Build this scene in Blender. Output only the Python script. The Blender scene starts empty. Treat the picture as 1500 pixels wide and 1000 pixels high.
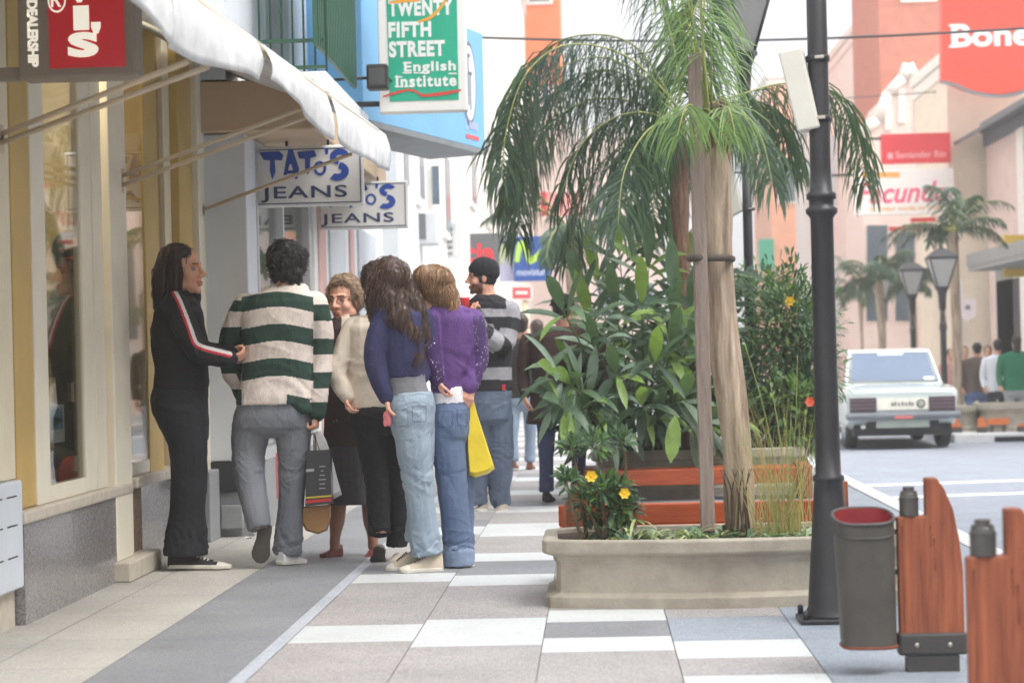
import bpy, bmesh, math, random
from mathutils import Vector, Matrix, noise
from mathutils.bvhtree import BVHTree
R=math.radians
random.seed(7)
SC=bpy.context.scene
COL=SC.collection
# ------------------------------------------------------------------ camera
F=3200.0; CZ=1.08; VPX,VPY=870.0,520.0; ROLL=R(1.4)
_d=Vector(((VPX-750)/F,(500-VPY)/F,-1)).normalized()
_u=Vector((-math.sin(ROLL),math.cos(ROLL),0)); _u=(_u-_d*_u.dot(_d)).normalized()
_r=_d.cross(_u)
CM=Matrix((_r,_d,_u))                      # camera space -> world
cam=bpy.data.cameras.new('camera'); co=bpy.data.objects.new('camera',cam); COL.objects.link(co)
co.matrix_world=Matrix.Translation((0,0,CZ))@CM.to_4x4()
cam.sensor_width=36; cam.lens=36*F/1500; cam.clip_start=.1; cam.clip_end=3000
cam.dof.use_dof=True; cam.dof.focus_distance=11.2; cam.dof.aperture_fstop=3.4
SC.camera=co
# ------------------------------------------------------------------ light
SUN_EL,SUN_AZ=R(58),R(120)                 # from behind on the right; an unseen block added there dims the near pavement
w=bpy.data.worlds.new('World'); SC.world=w; w.use_nodes=True
nt=w.node_tree; bg=nt.nodes['Background']
sky=nt.nodes.new('ShaderNodeTexSky'); sky.sky_type='NISHITA'; sky.sun_disc=False
sky.sun_elevation=SUN_EL; sky.sun_rotation=SUN_AZ; sky.dust_density=6; sky.air_density=.7; sky.ozone_density=.6
hs=nt.nodes.new('ShaderNodeHueSaturation'); hs.inputs['Saturation'].default_value=.3; nt.links.new(sky.outputs[0],hs.inputs['Color']); hs.inputs['Value'].default_value=.6; ov=nt.nodes.new('ShaderNodeVectorMath'); ov.operation='ADD'; ov.inputs[1].default_value=(2.3,2.32,2.4); nt.links.new(hs.outputs[0],ov.inputs[0]); nt.links.new(ov.outputs[0],bg.inputs[0]); bg.inputs[1].default_value=.15   # thin white overcast
sl=bpy.data.lights.new('sun','SUN'); sl.energy=.65; sl.angle=R(35); sl.color=(1,.95,.88)
so=bpy.data.objects.new('sun',sl); COL.objects.link(so)
sdir=Vector((math.sin(SUN_AZ)*math.cos(SUN_EL),math.cos(SUN_AZ)*math.cos(SUN_EL),math.sin(SUN_EL)))
so.rotation_euler=sdir.to_track_quat('Z','Y').to_euler(); so.location=(20,0,40)
SC.view_settings.view_transform='Standard'; SC.view_settings.look='None'
SC.view_settings.exposure=1.36; SC.view_settings.gamma=1
SC.cycles.use_denoising=True
SC.cycles.max_bounces=8; SC.cycles.transparent_max_bounces=16
# ------------------------------------------------------------------ places
C0=Vector((0,0,CZ))
def ray(px,py): return CM@Vector(((px-750)/F,(500-py)/F,-1))
def at(px,py,Y):
    v=ray(px,py); return C0+v*(Y/v.y)
def gnd(px,py,z=0.0):
    v=ray(px,py); return C0+v*((z-CZ)/v.z)
def wx(px,py,X):
    v=ray(px,py); return C0+v*(X/v.x)
# ------------------------------------------------------------------ materials
def lin(r,g,b):
    f=lambda v:(v/255/12.92) if v/255<=.04045 else ((v/255+.055)/1.055)**2.4
    return (f(r),f(g),f(b))
MATS={}
def mat(name,rgb,rough=.6,var=.12,scale=6,bump=0.0,bscale=40,metal=0.0,spec=.5,tint=None,stretch=None,sss=0,coat=0,detail=4):
    """principled, base colour broken up by two noises (own to the surface), optional bump"""
    if name in MATS: return MATS[name]
    m=bpy.data.materials.new(name); m.use_nodes=True; t=m.node_tree; p=t.nodes['Principled BSDF']
    L=t.links.new; c=lin(*rgb)
    tc=t.nodes.new('ShaderNodeTexCoord'); mp=t.nodes.new('ShaderNodeMapping'); L(tc.outputs['Object'],mp.inputs[0])
    if stretch: mp.inputs['Scale'].default_value=stretch
    n=t.nodes.new('ShaderNodeTexNoise'); n.inputs['Scale'].default_value=scale; n.inputs['Detail'].default_value=detail; n.inputs['Roughness'].default_value=.65
    L(mp.outputs[0],n.inputs['Vector'])
    cr=t.nodes.new('ShaderNodeValToRGB'); e=cr.color_ramp.elements
    lo=tint and lin(*tint) or tuple(x*(1-var) for x in c)
    hi=c if tint else tuple(min(1,x*(1+var)) for x in c)
    e[0].position=.32; e[0].color=(*lo,1); e[1].position=.68; e[1].color=(*hi,1)
    L(n.outputs['Fac'],cr.inputs[0]); L(cr.outputs[0],p.inputs['Base Color'])
    p.inputs['Roughness'].default_value=rough; p.inputs['Metallic'].default_value=metal
    p.inputs['Specular IOR Level'].default_value=spec
    if coat: p.inputs['Coat Weight'].default_value=coat; p.inputs['Coat Roughness'].default_value=.1
    if sss:
        p.inputs['Subsurface Weight'].default_value=sss; p.inputs['Subsurface Radius'].default_value=(.01,.004,.002); p.inputs['Subsurface Scale'].default_value=1
    if bump:
        nb=t.nodes.new('ShaderNodeTexNoise'); nb.inputs['Scale'].default_value=bscale; nb.inputs['Detail'].default_value=5
        L(mp.outputs[0],nb.inputs['Vector'])
        b=t.nodes.new('ShaderNodeBump'); b.inputs['Strength'].default_value=bump; b.inputs['Distance'].default_value=.01
        L(nb.outputs['Fac'],b.inputs['Height']); L(b.outputs[0],p.inputs['Normal'])
    MATS[name]=m; return m
def speckle(name,base,dots,rough,scale,amt=.45,extra=None,bump=0,blotch=.12,stain=False):
    """aggregate / granite: fine two-tone grain plus broad mottling"""
    m=bpy.data.materials.new(name); m.use_nodes=True; t=m.node_tree; p=t.nodes['Principled BSDF']; L=t.links.new
    tc=t.nodes.new('ShaderNodeTexCoord')
    v=t.nodes.new('ShaderNodeTexVoronoi'); v.inputs['Scale'].default_value=scale; L(tc.outputs['Object'],v.inputs['Vector'])
    cr=t.nodes.new('ShaderNodeValToRGB'); cr.color_ramp.elements[0].position=.3; cr.color_ramp.elements[1].position=.7
    cr.color_ramp.elements[0].color=(*lin(*base),1); cr.color_ramp.elements[1].color=(*lin(*dots),1)
    sx=t.nodes.new('ShaderNodeSeparateXYZ'); L(v.outputs['Color'],sx.inputs[0]); L(sx.outputs[0],cr.inputs[0])
    n=t.nodes.new('ShaderNodeTexNoise'); n.inputs['Scale'].default_value=1.7; n.inputs['Detail'].default_value=6; L(tc.outputs['Object'],n.inputs['Vector'])
    mr=t.nodes.new('ShaderNodeMapRange'); mr.inputs[1].default_value=.3; mr.inputs[2].default_value=.7; mr.inputs[3].default_value=1-blotch; mr.inputs[4].default_value=1+blotch*.6
    L(n.outputs['Fac'],mr.inputs[0])
    vm=t.nodes.new('ShaderNodeVectorMath'); vm.operation='SCALE'; L(cr.outputs[0],vm.inputs[0]); L(mr.outputs[0],vm.inputs['Scale'])
    out=vm.outputs[0]
    if stain:
        v2=t.nodes.new('ShaderNodeTexVoronoi'); v2.inputs['Scale'].default_value=3.1; L(tc.outputs['Object'],v2.inputs['Vector'])
        n2=t.nodes.new('ShaderNodeTexNoise'); n2.inputs['Scale'].default_value=5; n2.inputs['Detail'].default_value=8; n2.inputs['Roughness'].default_value=.75; L(tc.outputs['Object'],n2.inputs['Vector'])
        m1=t.nodes.new('ShaderNodeMapRange'); m1.inputs[1].default_value=.03; m1.inputs[2].default_value=.05; m1.inputs[3].default_value=.72; m1.inputs[4].default_value=1; L(v2.outputs['Distance'],m1.inputs[0])
        m2=t.nodes.new('ShaderNodeMapRange'); m2.inputs[1].default_value=.56; m2.inputs[2].default_value=.78; m2.inputs[3].default_value=1; m2.inputs[4].default_value=.74; L(n2.outputs['Fac'],m2.inputs[0])
        mm=t.nodes.new('ShaderNodeMath'); mm.operation='MULTIPLY'; L(m1.outputs[0],mm.inputs[0]); L(m2.outputs[0],mm.inputs[1])
        v3=t.nodes.new('ShaderNodeVectorMath'); v3.operation='SCALE'; L(out,v3.inputs[0]); L(mm.outputs[0],v3.inputs['Scale']); out=v3.outputs[0]
    L(out,p.inputs['Base Color']); p.inputs['Roughness'].default_value=rough
    if bump:
        b=t.nodes.new('ShaderNodeBump'); b.inputs['Strength'].default_value=bump; b.inputs['Distance'].default_value=.004; L(sx.outputs[1],b.inputs['Height']); L(b.outputs[0],p.inputs['Normal'])
    MATS[name]=m; return m
def glass(name,refl=.18,tint=(.93,.95,.94)):
    m=bpy.data.materials.new(name); m.use_nodes=True; t=m.node_tree; L=t.links.new
    for n in list(t.nodes):
        if n.type=='BSDF_PRINCIPLED': t.nodes.remove(n)
    o=[n for n in t.nodes if n.type=='OUTPUT_MATERIAL'][0]
    tr=t.nodes.new('ShaderNodeBsdfTransparent'); tr.inputs[0].default_value=(*tint,1)
    gl=t.nodes.new('ShaderNodeBsdfGlossy'); gl.inputs['Roughness'].default_value=.015
    lw=t.nodes.new('ShaderNodeLayerWeight'); lw.inputs[0].default_value=.35
    ad=t.nodes.new('ShaderNodeMath'); ad.operation='MULTIPLY_ADD'; ad.inputs[1].default_value=.5; ad.inputs[2].default_value=refl; ad.use_clamp=True
    L(lw.outputs['Fresnel'],ad.inputs[0])
    mx=t.nodes.new('ShaderNodeMixShader'); L(ad.outputs[0],mx.inputs[0]); L(tr.outputs[0],mx.inputs[1]); L(gl.outputs[0],mx.inputs[2]); L(mx.outputs[0],o.inputs[0])
    MATS[name]=m; return m
def leafmat(name,rgb,rough=.42,trans=.25,var=.3,scale=9):
    m=mat(name,rgb,rough=rough,var=var,scale=scale); t=m.node_tree; L=t.links.new
    p=t.nodes['Principled BSDF']; o=[n for n in t.nodes if n.type=='OUTPUT_MATERIAL'][0]
    tl=t.nodes.new('ShaderNodeBsdfTranslucent'); c=lin(*rgb); tl.inputs[0].default_value=(min(1,c[0]*1.5),min(1,c[1]*1.5),c[2]*.7,1)
    mx=t.nodes.new('ShaderNodeMixShader'); mx.inputs[0].default_value=trans
    L(p.outputs[0],mx.inputs[1]); L(tl.outputs[0],mx.inputs[2]); L(mx.outputs[0],o.inputs[0]); return m
# ------------------------------------------------------------------ mesh building
ORG={}
class MB:
    def __init__(s): s.v=[]; s.f=[]; s.m=[]; s.sm=[]
    def add(s,vs,fs,mi=0,smooth=False):
        o=len(s.v); s.v+= [Vector(v) for v in vs]
        for f in fs: s.f.append([i+o for i in f]); s.m.append(mi); s.sm.append(smooth)
    def box(s,a,b,mi=0,rot=None,bev=0):
        a=Vector(a); b=Vector(b); c=(a+b)/2; h=(b-a)/2; h=Vector((abs(h.x),abs(h.y),abs(h.z)))
        bev=min(bev,min(h)*.9)
        if bev<=0:
            vs=[Vector((x*h.x,y*h.y,z*h.z)) for z in(-1,1) for y in(-1,1) for x in(-1,1)]
            fs=[(0,2,3,1),(4,5,7,6),(0,1,5,4),(2,6,7,3),(0,4,6,2),(1,3,7,5)]
        else:
            bm=bmesh.new(); bmesh.ops.create_cube(bm,size=1)
            for v in bm.verts: v.co=Vector((v.co.x*2*h.x,v.co.y*2*h.y,v.co.z*2*h.z))
            bmesh.ops.bevel(bm,geom=bm.edges[:],offset=bev,segments=2,affect='EDGES',profile=.5)
            bm.verts.index_update(); vs=[v.co.copy() for v in bm.verts]; fs=[[v.index for v in f.verts] for f in bm.faces]; bm.free()
        if rot is not None: vs=[rot@v for v in vs]
        s.add([v+c for v in vs],fs,mi)
    def prism(s,poly,d,mi=0):
        """polygon (3d points) pushed along d"""
        n=len(poly); P=[Vector(p) for p in poly]; Q=[p+Vector(d) for p in P]
        s.add(P+Q,[list(range(n))[::-1],list(range(n,2*n))]+[(i,(i+1)%n,n+(i+1)%n,n+i) for i in range(n)],mi)
    def tube(s,pts,r,n=10,mi=0,cap=True,smooth=True,res=0):
        pts=[Vector(p) for p in pts]; rs=r if hasattr(r,'__len__') else [r]*len(pts)
        if res: pts,rs=spline(pts,rs,res)
        vs=[];fs=[]; k=len(pts); prev=None
        for i,p in enumerate(pts):
            t=(pts[min(i+1,k-1)]-pts[max(i-1,0)])
            t=t.normalized() if t.length>1e-9 else Vector((0,0,1))
            if prev is None:
                u=t.orthogonal().normalized()
            else:
                u=prev-t*prev.dot(t); u=u.normalized() if u.length>1e-6 else t.orthogonal().normalized()
            prev=u; w_=t.cross(u)
            for j in range(n):
                a=2*math.pi*j/n; vs.append(p+(u*math.cos(a)+w_*math.sin(a))*rs[i])
        for i in range(k-1):
            for j in range(n):
                fs.append((i*n+j,i*n+(j+1)%n,(i+1)*n+(j+1)%n,(i+1)*n+j))
        if cap: fs.append(list(range(n))[::-1]); fs.append([(k-1)*n+j for j in range(n)])
        s.add(vs,fs,mi,smooth)
    def lathe(s,prof,base,n=24,mi=0,sx=1,sy=1,smooth=True,cap=True):
        b=Vector(base); vs=[];fs=[]; k=len(prof)
        for (r,z) in prof:
            for j in range(n):
                a=2*math.pi*j/n; vs.append(b+Vector((r*math.cos(a)*sx,r*math.sin(a)*sy,z)))
        for i in range(k-1):
            for j in range(n): fs.append((i*n+j,i*n+(j+1)%n,(i+1)*n+(j+1)%n,(i+1)*n+j))
        if cap: fs.append(list(range(n))[::-1]); fs.append([(k-1)*n+j for j in range(n)])
        s.add(vs,fs,mi,smooth)
    def ell(s,c,r,mi=0,rot=None,n=14,k=9):
        c=Vector(c); vs=[];fs=[]
        for i in range(1,k):
            t=math.pi*i/k
            for j in range(n):
                a=2*math.pi*j/n; v=Vector((r[0]*math.sin(t)*math.cos(a),r[1]*math.sin(t)*math.sin(a),r[2]*math.cos(t)))
                vs.append(c+(rot@v if rot is not None else v))
        top=Vector((0,0,r[2]));
        if rot is not None: top=rot@top
        vs.append(c+top); vs.append(c-top); T=len(vs)-2;B=T+1
        for j in range(n):
            fs.append((T,j,(j+1)%n)); fs.append((B,(k-2)*n+(j+1)%n,(k-2)*n+j))
        for i in range(k-2):
            for j in range(n): fs.append((i*n+j,(i+1)*n+j,(i+1)*n+(j+1)%n,i*n+(j+1)%n))
        s.add(vs,fs,mi,True)
    def grid(s,rows,mi=0,smooth=True,closed=False):
        n=len(rows[0]); vs=[p for r_ in rows for p in r_]; fs=[]
        for i in range(len(rows)-1):
            for j in range(n if closed else n-1): fs.append((i*n+j,i*n+(j+1)%n,(i+1)*n+(j+1)%n,(i+1)*n+j))
        s.add(vs,fs,mi,smooth)
    def mesh(s,name,mats):
        me=bpy.data.meshes.new(name); me.from_pydata([tuple(v) for v in s.v],[],s.f)
        for m in mats: me.materials.append(m)
        me.polygons.foreach_set('material_index',s.m); me.polygons.foreach_set('use_smooth',s.sm); me.update(); return me
    def build(s,name,mats,parent=None,org=None,label=None):
        if not isinstance(mats,(list,tuple)): mats=[mats]
        if parent is not None: o=ORG[parent.name]
        elif org is not None: o=Vector(org)
        else:
            lo=[min(v[i] for v in s.v) for i in range(3)]; hi=[max(v[i] for v in s.v) for i in range(3)]
            o=Vector(((lo[0]+hi[0])/2,(lo[1]+hi[1])/2,lo[2]))
        s.v=[v-o for v in s.v]
        ob=bpy.data.objects.new(name,s.mesh(name,mats)); COL.objects.link(ob)
        if parent is not None: ob.parent=parent
        else: ob.location=o
        ORG[ob.name]=o
        if label: ob['label']=label
        return ob
def spline(pts,rs,res):
    P=[];Q=[]; n=len(pts)
    for i in range(n-1):
        p0,p1,p2,p3=pts[max(i-1,0)],pts[i],pts[i+1],pts[min(i+2,n-1)]
        for k in range(res):
            t=k/res; P.append(.5*((2*p1)+(p2-p0)*t+(2*p0-5*p1+4*p2-p3)*t*t+(3*p1-p0-3*p2+p3)*t**3)); Q.append(rs[i]+(rs[i+1]-rs[i])*(t*t*(3-2*t)))
    P.append(pts[-1]);Q.append(rs[-1]); return P,Q
def thing(name,label,cat,loc,group=None):
    o=bpy.data.objects.new(name,None); COL.objects.link(o); o.location=loc; o.empty_display_size=.2
    ORG[o.name]=Vector(loc); tag(o,label,cat,group); return o
def tag(o,label,cat,group=None,kind=None):
    o['label']=label; o['category']=cat
    if group: o['group']=group
    if kind: o['kind']=kind
    return o
def struct(name,mb,mats,kind='structure'):
    o=mb.build(name,mats,org=(0,0,0)); o['kind']=kind; return o
def dup(root,loc,rotz=0,scale=1,label=None,group=None):
    r=root.copy(); COL.objects.link(r); r.location=loc; r.rotation_euler=(0,0,rotz); r.scale=(scale,)*3
    if label: r['label']=label
    if group: r['group']=group
    for ch in list(root.children):
        c=ch.copy(); COL.objects.link(c); c.parent=r
        for g in list(ch.children):
            d=g.copy(); COL.objects.link(d); d.parent=c
    return r
# ------------------------------------------------------------------ lettering
_TXT={}
def text_mesh(body,bold,shear=0,space=1):
    k=(body,bold,shear,space)
    if k in _TXT: return _TXT[k]
    cu=bpy.data.curves.new('t','FONT'); cu.body=body; cu.size=1; cu.offset=bold; cu.shear=shear; cu.space_character=space; cu.resolution_u=4
    o=bpy.data.objects.new('t',cu); COL.objects.link(o); bpy.context.view_layer.update()
    me=bpy.data.meshes.new_from_object(o.evaluated_get(bpy.context.evaluated_depsgraph_get()))
    V=[Vector((v.co.x,v.co.y,0)) for v in me.vertices]; Fc=[list(p.vertices) for p in me.polygons]
    bpy.data.objects.remove(o); bpy.data.curves.remove(cu); bpy.data.meshes.remove(me)
    x0=min(v.x for v in V);x1=max(v.x for v in V);y0=min(v.y for v in V);y1=max(v.y for v in V)
    V=[((v.x-x0)/(x1-x0),(v.y-y0)/(y1-y0)) for v in V]; _TXT[k]=(V,Fc); return _TXT[k]
def put_text(mb,body,O,U,V,mi=0,bold=0.0,lift=.003,shear=0,space=1):
    O=Vector(O);U=Vector(U);V=Vector(V);N=U.cross(V).normalized()
    P,Fc=text_mesh(body,bold,shear,space)
    mb.add([O+U*a+V*b+N*lift for a,b in P],Fc,mi)
def px_text(mb,body,x0,y0,x1,y1,Y,mi=0,**k):
    """text filling the rectangle x0..x1, y0(top)..y1(bottom) on the plane at depth Y facing the street"""
    O=at(x0,y1,Y); U=Vector((at(x1,y1,Y).x-O.x,0,0)); V=Vector((0,0,at(x0,y0,Y).z-O.z)); put_text(mb,body,O,U,V,mi,**k)
def poly2(mb,pts,Y,mi=0,lift=.003,thick=0):
    P=[at(x,y,Y-lift) for x,y in pts]
    if thick: mb.prism(P,(0,thick,0),mi)
    else: mb.add(P,[list(range(len(P)))],mi)
def stroke(mb,pts,w,Y,mi=0,lift=.004):
    """flat brush line through pixel points (x,y[,w])"""
    Q=[]
    pts=[(p[0],p[1],p[2] if len(p)>2 else w) for p in pts]
    pv,rv=spline([Vector((p[0],p[1],0)) for p in pts],[p[2] for p in pts],5)
    L=[];Rr=[]
    for i,p in enumerate(pv):
        t=(pv[min(i+1,len(pv)-1)]-pv[max(i-1,0)]).normalized(); n=Vector((-t.y,t.x,0))*rv[i]/2
        L.append(at(p.x+n.x,p.y+n.y,Y-lift)); Rr.append(at(p.x-n.x,p.y-n.y,Y-lift))
    mb.grid([L,Rr],mi,False)
# ================================================================== GROUND
white_tile=speckle('white_tile',(208,213,214),(188,193,194),.5,260,blotch=.1,stain=True)
pink_agg=speckle('pink_aggregate',(174,171,170),(140,136,137),.6,170,bump=.3,blotch=.14,stain=True)
grey_agg=speckle('grey_aggregate',(144,146,150),(118,121,127),.6,190,bump=.3,blotch=.16,stain=True)
blue_agg=speckle('blue_grey_aggregate',(156,165,176),(126,136,148),.6,190,bump=.25,blotch=.14,stain=True)
beige_tile=speckle('beige_tile',(186,184,178),(166,163,157),.6,150,bump=.15,blotch=.14,stain=True)
joint_m=mat('joint',(120,118,116),.9,.2,30)
pale_joint=speckle('pale_joint',(182,188,196),(160,166,176),.6,120)
asphalt=speckle('pale_asphalt',(152,160,172),(132,140,152),.75,60,bump=.2,blotch=.14,stain=True)
road_paint=mat('road_paint',(235,238,240),.6,.08,20)
kerb_m=mat('kerb_stone',(200,202,202),.7,.12,12,.2)
ground_m=mat('far_ground',(165,165,165),.8,.1,2)
g=MB(); g.add([(-150,-50,-1.2),(150,-50,-1.2),(150,240,-1.2),(-150,240,-1.2)],[(0,1,2,3)]); struct('ground',g,[ground_m])
# base under the joints
g=MB(); g.box((-4,2,-.3),(2.08,140,-.006)); struct('pavement_base',g,[joint_m])
g=MB()
def rect(x0,x1,y0,y1,mi,gap=.002,z=0):
    g.add([(x0+gap,y0+gap,z),(x1-gap,y0+gap,z),(x1-gap,y1-gap,z),(x0+gap,y1-gap,z)],[(0,1,2,3)],mi)
# 0 white 1 pink 2 grey 3 blue 4 beige 5 pale joint
y=2.0
while y<60: rect(-4,-2.22,y,y+.8,4); rect(-2.22,-1.78,y+.2,y+1.0,4); y+=.8
y=2.0
while y<60: rect(-1.78,-1.27,y,y+1.6,2,.001); rect(-1.27,-1.21,y,y+1.6,5,.001); y+=1.6
def column(x0,x1,bands,fill=1):
    """bands of (near,far,material) along a column of slabs, the rest the aggregate"""
    y=2.0
    for a,b,m in bands:
        if a>y+.01:
            k=max(1,round((a-y)/1.25)); 
            for i in range(k): rect(x0,x1,y+(a-y)*i/k,y+(a-y)*(i+1)/k,fill)
        rect(x0,x1,a,b,m); y=b
    while y<60: rect(x0,x1,y,y+1.2,fill); y+=1.2
far=[]
def stripes(y,ph=0,n=30):
    o=[]; 
    for i in range(n):
        o.append((y+i*1.9+ph,y+i*1.9+ph+.62,0)); 
        if i%2==0: o.append((y+i*1.9+ph+.62,y+i*1.9+ph+1.2,2))
    return o
column(-1.21,-.72,[(6.0,6.4,0),(8.38,8.92,0),(10.6,11.03,0),(11.03,11.5,2)]+stripes(13.4,.0,22))
column(-.72,-.22,[(6.0,6.4,0),(8.2,9.06,0),(10.37,10.88,0),(10.88,11.6,2),(11.6,12.08,0),(13.2,14.2,0)]+stripes(15.2,0,22))
column(-.22,.27,[(5.6,6.0,0),(7.98,8.39,0),(8.39,8.88,2),(8.88,9.3,0),(12.2,12.8,0)]+stripes(14.6,0,22))
column(.27,.75,[(5.8,6.2,0),(6.9,7.34,0),(7.75,8.23,0),(8.23,8.95,3),(12.4,13.0,0)]+stripes(14.8,0,22))
y=2.0
while y<60: rect(.75,1.25,y,y+1.3,3,.0015); rect(1.25,1.98,y+.3,y+1.6,3,.0015); y+=1.3
struct('pavement',g,[white_tile,pink_agg,grey_agg,blue_agg,beige_tile,pale_joint])
g=MB(); y=2
while y<60: g.box((1.98,y,-.4),(2.12,y+.995,.012),bev=.015); y+=1
struct('kerb',g,[kerb_m])
g=MB()
def rz(y): return -.15 if y<11 else max(-.35,-.15-.2*(y-11)/10)
ys=[2,6,11,13,15,17,19,21,26,32,40,60,90,140]
g.grid([[Vector((x,y,rz(y))) for x in (2.1,4,6,9,14,20)] for y in ys],0)
struct('road',g,[asphalt])
g=MB()
for (xa,ya),(xb,yb),wd in (((2.15,20.6),(9,21.6),.32),((2.15,22.6),(9,23.3),.3)):
    L=[];Q=[]
    for i in range(13):
        t=i/12; x=xa+(xb-xa)*t; y=ya+(yb-ya)*t+.25*math.sin(t*3.1); L.append(Vector((x,y,rz(y)+.004))); Q.append(Vector((x,y+wd,rz(y+wd)+.004)))
    g.grid([L,Q],0)
struct('road_marking',g,[road_paint])
# pavement on the far side, bulging out towards the road
g=MB(); g.box((5.3,32.6,-.8),(9.2,140,-.22),bev=.02); g.box((8.2,2,-.8),(9.2,32.59,-.22),bev=.02); struct('far_pavement',g,[kerb_m])
g=MB(); g.box((5.9,32.585,-.345),(6.35,32.61,-.27)); g.box((6.6,32.585,-.345),(7.1,32.61,-.27)); tag(g.build('drain_opening',mat('drain_dark',(30,32,36),.9)),'dark drain slots in the far kerb below the planters','drain')
# ================================================================== CORNER CLOTHES SHOP (left)
X0=-2.45
cream=mat('cream_paint',(226,216,190),.5,.06,5,.05,30)
cream2=mat('pale_cream_paint',(234,228,210),.45,.05,5,.05,30)
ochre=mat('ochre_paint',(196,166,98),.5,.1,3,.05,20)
brown=mat('brown_ochre_board',(168,138,84),.55,.12,3,.05,20)  # brown ochre for the door panel, a darker tone than the pillars
granite=speckle('polished_granite',(150,147,147),(122,119,120),.14,120,blotch=.1)
brick_gran=speckle('speckled_stone',(160,134,100),(108,84,60),.7,150)
sillm=mat('sill_stone',(196,188,174),.5,.12,14,.1)
whitem=mat('white_paint',(232,235,238),.5,.05,4,.06,18)
bluewhite=mat('blue_white_paint',(206,214,224),.5,.06,3,.05,14)
slat=mat('slat_board',(200,190,162),.6,.06,4)
shopglass=glass('shop_glass',.16)
dark=mat('dark_gap',(36,34,32),.8,.1)
def zf(px,py,X=X0): return wx(px,py,X).z
def yf(px,X=X0,py=425): return wx(px,py,X).y
ZS=zf(17,751)
shop=thing('clothes_shop','cream and ochre shopfront with glass display windows over a polished grey granite base','shop',(X0-.6,10.8,0))
def strip(name,a,b,z0,z1,m,front=0.0,depth=.12,bev=.006,parent=shop,X=X0,ya=None,yb=None):
    b_=MB(); b_.box((X-depth,ya or yf(a,X),z0),(X+front,yb or yf(b,X),z1),bev=bev); return b_.build(name,m,parent)
ZT=3.05
strip('pillar',20,47,ZS+.003,ZT,ochre,-.002)
w1=MB(); 
for a,b in ((47,67),(120,151)): w1.box((X0-.04,yf(a)+.002,ZS+.003),(X0+.004,yf(b),ZT),bev=.002)
w1.box((X0-.04,yf(67)+.001,ZS+.003),(X0+.002,yf(120)-.001,ZS+.075)); w1.box((X0-.04,yf(67)+.001,2.75),(X0+.002,yf(120)-.001,ZT))
w1.box((X0+.0045,yf(135),ZS+.003),(X0+.009,yf(136.5),ZT))
wf=w1.build('window_frame',cream2,shop)
b_=MB(); b_.box((X0-.014,yf(67)+.001,ZS+.076),(X0-.006,yf(120)-.001,2.749)); b_.build('glass_pane',shopglass,wf)
strip('window_post',154,178,.1,2.8,cream2,.036,.05)
b_=MB(); b_.box((X0-.06,yf(150),0),(X0+.11,yf(190)+.14,.1),bev=.01); b_.build('post_block',sillm,shop)
b_=MB(); b_.box((X0-.05,yf(180)+.005,.1),(X0+.0,yf(200),ZS),bev=.006); b_.build('stone_pier',brick_gran,shop)
w2=MB(); w2.box((X0-.09,yf(178)+.005,ZS+.02),(X0+.0,yf(214),ZS+.09),bev=.005); w2.box((X0-.09,yf(178)+.005,2.72),(X0+.0,yf(214),ZT),bev=.005)
wf2=w2.build('window_frame',cream2,shop)
b_=MB(); b_.box((X0-.014,yf(178)+.006,ZS+.091),(X0-.006,yf(214)-.001,2.719)); b_.build('glass_pane',shopglass,wf2)
strip('pillar',214,234,ZS+.003,ZT,ochre,.003)
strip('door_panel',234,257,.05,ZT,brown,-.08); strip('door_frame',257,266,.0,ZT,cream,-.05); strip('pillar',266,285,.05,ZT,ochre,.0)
strip('edge_profile',285,303,.35,ZT,cream2,.04)
b_=MB(); b_.box((X0-.12,yf(17),0),(X0+.03,yf(175),ZS-.055)); 
for px in (90,140): b_.box((X0+.03,yf(px),0.0),(X0+.031,yf(px)+.004,ZS-.056))
b_.build('granite_base',granite,shop)
b_=MB(); b_.box((X0-.1,yf(17)-.02,ZS-.054),(X0+.045,yf(175)+.03,ZS),bev=.01); b_.build('sill',sillm,shop)
b_=MB(); b_.box((X0-.12,yf(200)+.003,0),(X0+.0,yf(285),ZS-.04)); b_.build('granite_base',granite,shop)
b_=MB(); b_.box((X0-.1,yf(182),ZS-.039),(X0+.05,yf(252),ZS+.018),bev=.01); b_.build('sill',sillm,shop)
# near end: cream wall and pale panel box
b_=MB(); b_.box((X0-.3,5.5,.62),(X0+.0,yf(17)-.003,ZT)); b_.build('wall',cream,shop)
b_=MB(); b_.box((X0-.3,5.5,0),(X0-.01,yf(17)-.025,.16)); b_.build('wall_base',sillm,shop)
b_=MB(); b_.box((X0-.3,5.5,.165),(X0+.035,yf(17)-.03,.615),bev=.01)
for z in (.30,.43,.55):
    for k in range(14): b_.box((X0+.035,6.0+k*.22,z),(X0+.0365,6.15+k*.22,z+.006),1)
b_.build('vent_panel',[bluewhite,dark],shop)
# room behind the glass
b_=MB(); b_.box((-3.6,5.4,ZS-.1),(X0-.13,13.3,ZS-.04)); b_.build('display_floor',mat('display_floor',(190,176,140),.5,.1),shop)
b_=MB(); b_.box((-3.75,5.4,0),(-3.62,13.4,ZT))
z=.6
while z<2.9: b_.box((-3.62,5.4,z),(-3.607,13.3,z+.145)); z+=.16
b_.build('slat_wall',slat,shop)
b_=MB(); b_.box((-3.6,13.32,0),(X0-.1,13.45,ZT)); b_.box((-3.6,5.3,0),(X0-.1,5.42,ZT)); b_.build('side_wall',slat,shop)
b_=MB(); b_.box((-3.75,5.3,ZT+.003),(X0+.02,13.5,3.5)); b_.build('ceiling',cream,shop)
b_=MB(); b_.box((-9,4.5,3.51),(X0-.02,13.5,9.5)); b_.build('upper_wall',bluewhite,shop)
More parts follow.
